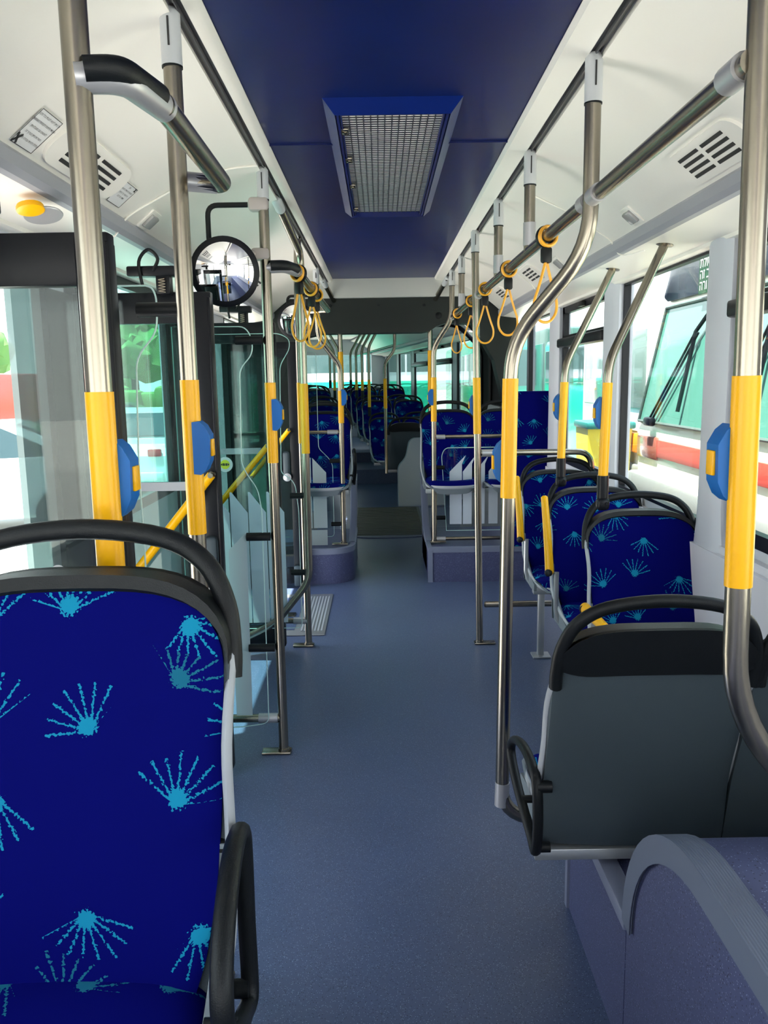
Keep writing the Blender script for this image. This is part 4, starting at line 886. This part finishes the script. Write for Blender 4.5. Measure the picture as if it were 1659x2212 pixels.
# ------------------------------------------------------------------ outside
GZ = -.36
struct('ground', MB().bb((-80, -40, GZ-.1), (80, 140, GZ)), mat('asphalt', (.50, .48, .44), .8, var=(.6, (.42, .41, .38))))
car_w = mat('car_white', (.80, .81, .82), .25, coat=.6); car_g = glass('car_glass', (.12, .16, .17), 1.5); tyre = mat('tyre', (.02, .02, .02), .7)
M_tail = mat('tail_red', (.6, .02, .02), .3); M_or = mat('indicator_orange', (.85, .25, .02), .3)
def carobj(label, x, y, rz, L=4.3, Wd=1.75, paint=None):
    t = thing('car', label, 'car', (x, y, GZ), rz)
    prof = [(-L/2, .30), (-L/2+.02, .75), (-L/2+.25, .93), (-L*.30, .98), (-L*.16, 1.40), (L*.18, 1.45), (L*.40, 1.02), (L/2-.05, .90), (L/2, .55), (L/2, .30)]
    def side(w): return [(w, p[0], p[1]) for p in prof]
    MB().solid(lambda u, v: Vector(((u-.5)*2*(Wd/2)*(1-.14*max(0, (P_(v)[1]-.95)/.5)), *P_(v))), lambda u, v: Vector(((u-.5)*2*(Wd/2), P_(v)[0]*.98, .28)), 8, 36).build('body', paint or car_w, t, local=True, ang=30) if False else None
    m = MB(); n = len(prof); vs = []
    for s in (-1, 1):
        for (yy, zz) in prof: vs.append((s*Wd/2*(1-.16*max(0, (zz-.95)/.5)), yy, zz))
    m.add(vs, [tuple(range(n)), tuple(range(n, 2*n))[::-1]] + [(i, (i+1) % n, n+(i+1) % n, n+i) for i in range(n)])
    m.build('body', paint or car_w, t, local=True, smooth=False)
    gm = MB()
    for s in (-1, 1): gm.prism([(s*Wd/2*.955, -L*.26, 1.0), (s*Wd/2*.86, -L*.145, 1.36), (s*Wd/2*.86, L*.16, 1.39), (s*Wd/2*.955, L*.33, 1.03)], (s*.02, 0, 0))
    gm.prism([(-Wd*.40, L*.395-.02, 1.05), (Wd*.40, L*.395-.02, 1.05), (Wd*.35, L*.20, 1.42), (-Wd*.35, L*.20, 1.42)], (0, .02, .015))
    gm.prism([(-Wd*.40, -L*.295, 1.02), (Wd*.40, -L*.295, 1.02), (Wd*.35, -L*.17, 1.38), (-Wd*.35, -L*.17, 1.38)], (0, -.02, .015))
    gm.build('windows', mat('car_window', (.03, .06, .07), .08), t, local=True, smooth=False)
    for sx_ in (-1, 1):
        for yy in (-L*.31, L*.31):
            w = MB().lathe((sx_*(Wd/2-.10), yy, .31), [(.29, -.02), (.31, 0), (.31, .16), (.29, .18)], (sx_, 0, 0), 24).build('wheel', tyre, t, local=True)
        MB().box((sx_*Wd*.40, -L/2+.03, .80), (.22, .08, .12), .02).build('tail_light', M_tail, t, local=True)
    MB().box((0, -L/2-.005, .62), (.50, .02, .11)).build('number_plate', mat('plate_yellow', (.55, .45, .08), .5), t, local=True)
    MB().box((0, -L/2-.0, .40), (Wd*.96, .10, .18), .03).build('bumper', car_w, t, local=True)
    return t
carobj('white hatchback seen from behind through the green door glass', -4.35, 15.2, 0)
carobj('white car parked side-on beyond the open near doorway', -5.6, 10.6, -1.25)
carobj('dark car far away beyond the near doorway', -6.9, 19.8, -1.4, paint=mat('car_dark', (.05, .06, .07), .25, coat=.6))
def busbody(name, label, x0, x1, y0, y1, z1, paint, windz, face='x', cat='bus', wm=None, stripe=None, grp=None):
    t = thing(name, label, cat, ((x0+x1)/2, (y0+y1)/2, GZ), 0, grp)
    MB().bb((x0, y0, GZ+.30), (x1, y1, z1), .12).build('body', paint, t, ang=30)
    wmm = wm or mat('coach_window', (.05, .09, .09), .06); m = MB()
    a, b = windz
    nn = max(1, int((y1-y0)/1.6)); d = (y1-y0-.3)/nn
    for k in range(nn): m.bb((x0-.012, y0+.2+d*k, a), (x0+.02, y0+.2+d*k+d-.1, b), .01)
    nx = max(1, int((x1-x0)/1.6)); dx = (x1-x0-.3)/nx
    for k in range(nx): m.bb((x0+.15+dx*k, y0-.012, a), (x0+.15+dx*k+dx-.06, y0+.02, b), .01)
    m.build('windows', wmm, t, smooth=False)
    if stripe: MB().bb((x0-.014, y0-.014, stripe[0]), (x1, y1, stripe[1])).build('stripe', stripe[2], t, smooth=False)
    for yy in (y0+(y1-y0)*.2, y0+(y1-y0)*.8): MB().lathe((x0+.02, yy, GZ+.45), [(.42, 0), (.45, .02), (.45, .25)], (1, 0, 0), 24).build('wheel', tyre, t)
    return t
teal = mat('bus_green', (.0, .42, .27), .3, coat=.4); busred = mat('bus_red', (.55, .03, .02), .35)
busbody('bus', 'emerald green bus seen through the right windows of the rear section', 2.5, 5.0, 19.5, 31, 2.6, teal, (1.35, 2.2))
busbody('bus', 'green and white bus crossing behind the rear window', -6.0, 1.6, 23.0, 25.5, 2.7, mat('bus_pale', (.55, .60, .65), .35), (1.75, 2.35), stripe=(GZ+.35, 1.50, teal))
busbody('bus', 'teal bus beyond the farthest front-section window', 3.0, 5.6, 11.3, 15.0, 2.2, teal, (1.45, 2.0))
busbody('bus', 'dark green parked bus beyond the rear-section windows at the right', 3.2, 5.6, 15.8, 19.0, 2.5, mat('bus_dark', (.05, .12, .10), .3), (1.2, 2.2))
busbody('bus', 'red bus far away at the left edge beyond the doorway', -13.5, -10.8, 19.0, 28, 1.9, busred, (1.0, 1.6))
# cream bus facing our window
cb = thing('bus', 'cream bus with a red band and long wipers facing the large right window', 'bus', (3.6, 5.4, GZ))
cream = mat('bus_cream', (.78, .74, .58), .35, coat=.3); bx0 = 2.2; ya, yb2 = 3.3, 7.02
MB().bb((bx0+.02, ya, GZ+.28), (7.5, yb2, 1.17), .06).build('lower_body', cream, cb, ang=30)
MB().prism([(bx0+.03, ya, 1.15), (bx0+.23, ya, 2.16), (7.5, ya, 2.16), (7.5, ya, 1.15)], (0, yb2-ya, 0)).build('upper_body', cream, cb, smooth=False)
def wsx(z): return bx0+.03+.20*(z-1.15)/1.01
MB().prism([(wsx(1.17)-.012, ya+.12, 1.17), (wsx(1.17)-.012, yb2-.07, 1.17), (wsx(2.10)-.012, yb2-.12, 2.10), (wsx(2.10)-.012, ya+.12, 2.10)], (.01, 0, 0)).build('windscreen', mat('windscreen_green', (.07, .20, .16), .12, spec=.4), cb, smooth=False)
m = MB()
c_ = [Vector((wsx(1.17)-.02, ya+.1, 1.17)), Vector((wsx(1.17)-.02, yb2-.06, 1.17)), Vector((wsx(2.10)-.02, yb2-.11, 2.10)), Vector((wsx(2.10)-.02, ya+.1, 2.10))]
m.sweep(c_, (.014, .014), 6, closed=True); m.build('windscreen_seal', mat('seal_dark', (.06, .09, .08), .5), cb)
MB().bb((bx0+.004, ya+.02, .90), (bx0+.05, yb2-.55, 1.04), .006).build('red_band', mat('band_red', (.55, .05, .03), .4), cb)
MB().bb((bx0-.0, yb2-.56, .87), (bx0+.05, yb2-.06, 1.06), .02).build('lamp_cluster', mat('lamp_brown', (.30, .10, .07), .2, coat=.6), cb)
MB().bb((bx0-.05, ya, .55), (bx0+.1, yb2+.03, .74), .03).build('bumper', mat('bumper_grey', (.20, .21, .20), .5), cb)
m = MB()
for k in range(26): m.bb((bx0+.0, ya+.1+.07*k, .28), (bx0+.03, ya+.115+.07*k, .53))
for k in range(6): m.bb((bx0+.0, ya+.1, .29+.045*k), (bx0+.03, ya+1.9, .298+.045*k))
m.build('grille', mat('grille_metal', (.4, .4, .36), .4, .5), cb, smooth=False)
for yw, dy in ((6.62, -.55), (5.25, -.35)):
    w = MB()
    for q in (0, .07): w.sweep([(bx0-.01, yw-q, 1.20), (wsx(1.85)-.05, yw+dy-q, 1.85)], .010, 6)
    w.sweep([(wsx(1.25)-.05, yw+dy*.9-.1, 1.28), (wsx(1.85)-.05, yw+dy-.02, 1.86), (wsx(2.05)-.04, yw+dy-.25, 2.05)], .016, 6)
    w.box((bx0-.02, yw-.03, 1.18), (.06, .16, .07), .02).build('wiper', M_blk2, cb)
MB().solid(lambda u, v: Vector((bx0+.20-.03*math.sin(PI*v), ya+.1+(yb2-.22-ya)*u, 2.15+.60*v*math.sqrt(max(.02, 1-max(0, (u-.82)/.18)**2.5)))), lambda u, v: Vector((bx0+1.4, ya+.1+(yb2-.22-ya)*u, 2.15+.60*v*math.sqrt(max(.02, 1-max(0, (u-.82)/.18)**2.5)))), 24, 8).build('roof_sign', mat('roof_box', (.006, .014, .035), .3, spec=.4), cb, ang=50)
sg = MB().bb((bx0+.155, 5.45, 2.13), (bx0+.165, 6.13, 2.40)).build('green_notice', mat('notice_green', (.002, .05, .015), .5, spec=.2), cb)
RX = Matrix(((0, 0, -1), (-1, 0, 0), (0, 1, 0)))     # text facing -x, read from the bus
tw = mat('notice_white', (.85, .85, .85), .5)
for s, z in (('פסולת', 2.315), ('ב זה', 2.235), ('ורה', 2.155)): txt('notice_text', H(s), tw, sg, (bx0+.152, 6.11, z), .10, RX)
# white truck beyond the second window
tk = thing('truck', 'white truck cab with orange lamps beyond the single window seats', 'truck', (3.6, 8.9, GZ))
MB().bb((2.6, 7.75, GZ+.3), (6.0, 10.6, 2.25), .15).build('cab_body', car_w, tk, ang=30)
MB().bb((2.585, 8.0, 1.22), (2.62, 10.35, 2.0), .01).build('windscreen', mat('truck_glass', (.16, .22, .20), .08), tk)
MB().box((2.58, 8.25, .88), (.05, .22, .20), .02).build('indicator_lamp', M_or, tk); MB().box((2.58, 9.0, .86), (.05, .2, .24), .02).build('indicator_lamp', M_or, tk)
MB().sweep([(2.75, 9.2+.22*math.cos(a), 1.42+.14*math.sin(a)) for a in [2*PI*k/24 for k in range(24)]], .012, 6, closed=True).build('steering_wheel', M_blk, tk)
MB().sweep([(2.57, 8.6, 1.2), (2.60, 9.0, 1.75)], .012, 6).build('wiper', M_blk, tk)
MB().bb((2.56, 7.75, .50), (2.65, 10.6, .66), .02).build('bumper', MATS['bumper_grey'], tk)
tb = thing('waste_bin', 'yellow wheeled bin with a dark lid outside the second window', 'bin', (2.35, 8.7, GZ))
MB().prism([(2.15, 8.25, GZ+.05), (2.5, 8.25, GZ+.05), (2.55, 8.22, 1.02), (2.10, 8.22, 1.02)], (0, .5, 0)).build('bin_body', mat('bin_yellow', (.75, .62, .05), .45), tb, smooth=False)
MB().bb((2.08, 8.18, 1.02), (2.58, 8.76, 1.09), .02).build('lid', mat('bin_lid', (.02, .18, .16), .4), tb)
# trees, hedge, kerb wall
random.seed(4)
leafm = mat('tree_leaves', (.06, .16, .03), .8, var=(3, (.14, .28, .06)))
def tree(label, x, y, h, r):
    t = thing('tree', label, 'tree', (x, y, GZ)); random.seed(int(x*10))
    MB().sweep([(0, 0, 0), (.1, 0, h*.35), (0, .1, h*.6)], lambda q: .22-.1*q, 8).build('trunk', mat('bark', (.12, .08, .05), .8), t, local=True)
    bm = bmesh.new()
    for k in range(34):
        a = random.random()*2*PI; e = random.uniform(-.6, 1); q = r*random.uniform(.4, .85)
        c = Vector((q*math.cos(a)*math.cos(e), q*math.sin(a)*math.cos(e), h*.66+q*math.sin(e)*.75))
        bmesh.ops.create_icosphere(bm, subdivisions=3, radius=r*random.uniform(.25, .42), matrix=Matrix.Translation(c))
    for v in bm.verts: v.co += Vector((random.gauss(0, 1), random.gauss(0, 1), random.gauss(0, 1)))*.07
    mb = MB(); bm.verts.index_update(); mb.add([v.co.copy() for v in bm.verts], [tuple(v.index for v in f.verts) for f in bm.faces]); bm.free()
    mb.build('crown', leafm, t, local=True)
tree('round green tree seen through the green door glass', -10.8, 36, 5.2, 2.5)
tree('bushy tree far left beyond the near doorway', -19.5, 37, 4.2, 2.8)
tree('wide low tree left of the round one', -16.2, 46, 3.9, 2.6)
tree('tree beyond the left windows of the rear section', -7.0, 44, 4.4, 2.6)
kw = MB().bb((-40, 30.0, GZ), (2, 30.4, .55)); o = kw.build('low_wall', mat('concrete', (.40, .41, .38), .8), None, smooth=False); tag(o, 'long low concrete wall across the yard beyond the cars', 'wall', kind='thing')
MB().bb((-40, 29.98, .42), (2, 29.999, .55)).build('yellow_line', M_yel, o, local=True, smooth=False)
hg = MB()
for k in range(60): hg.box((-38+.66*k, 32+random.uniform(-.3, .3), .4+random.uniform(-.1, .3)), (.9, 1.2, 1.5+random.uniform(-.3, .3)), .25)
o = hg.build('hedge', leafm, None); tag(o, 'long green hedge behind the concrete wall', 'hedge', kind='stuff')
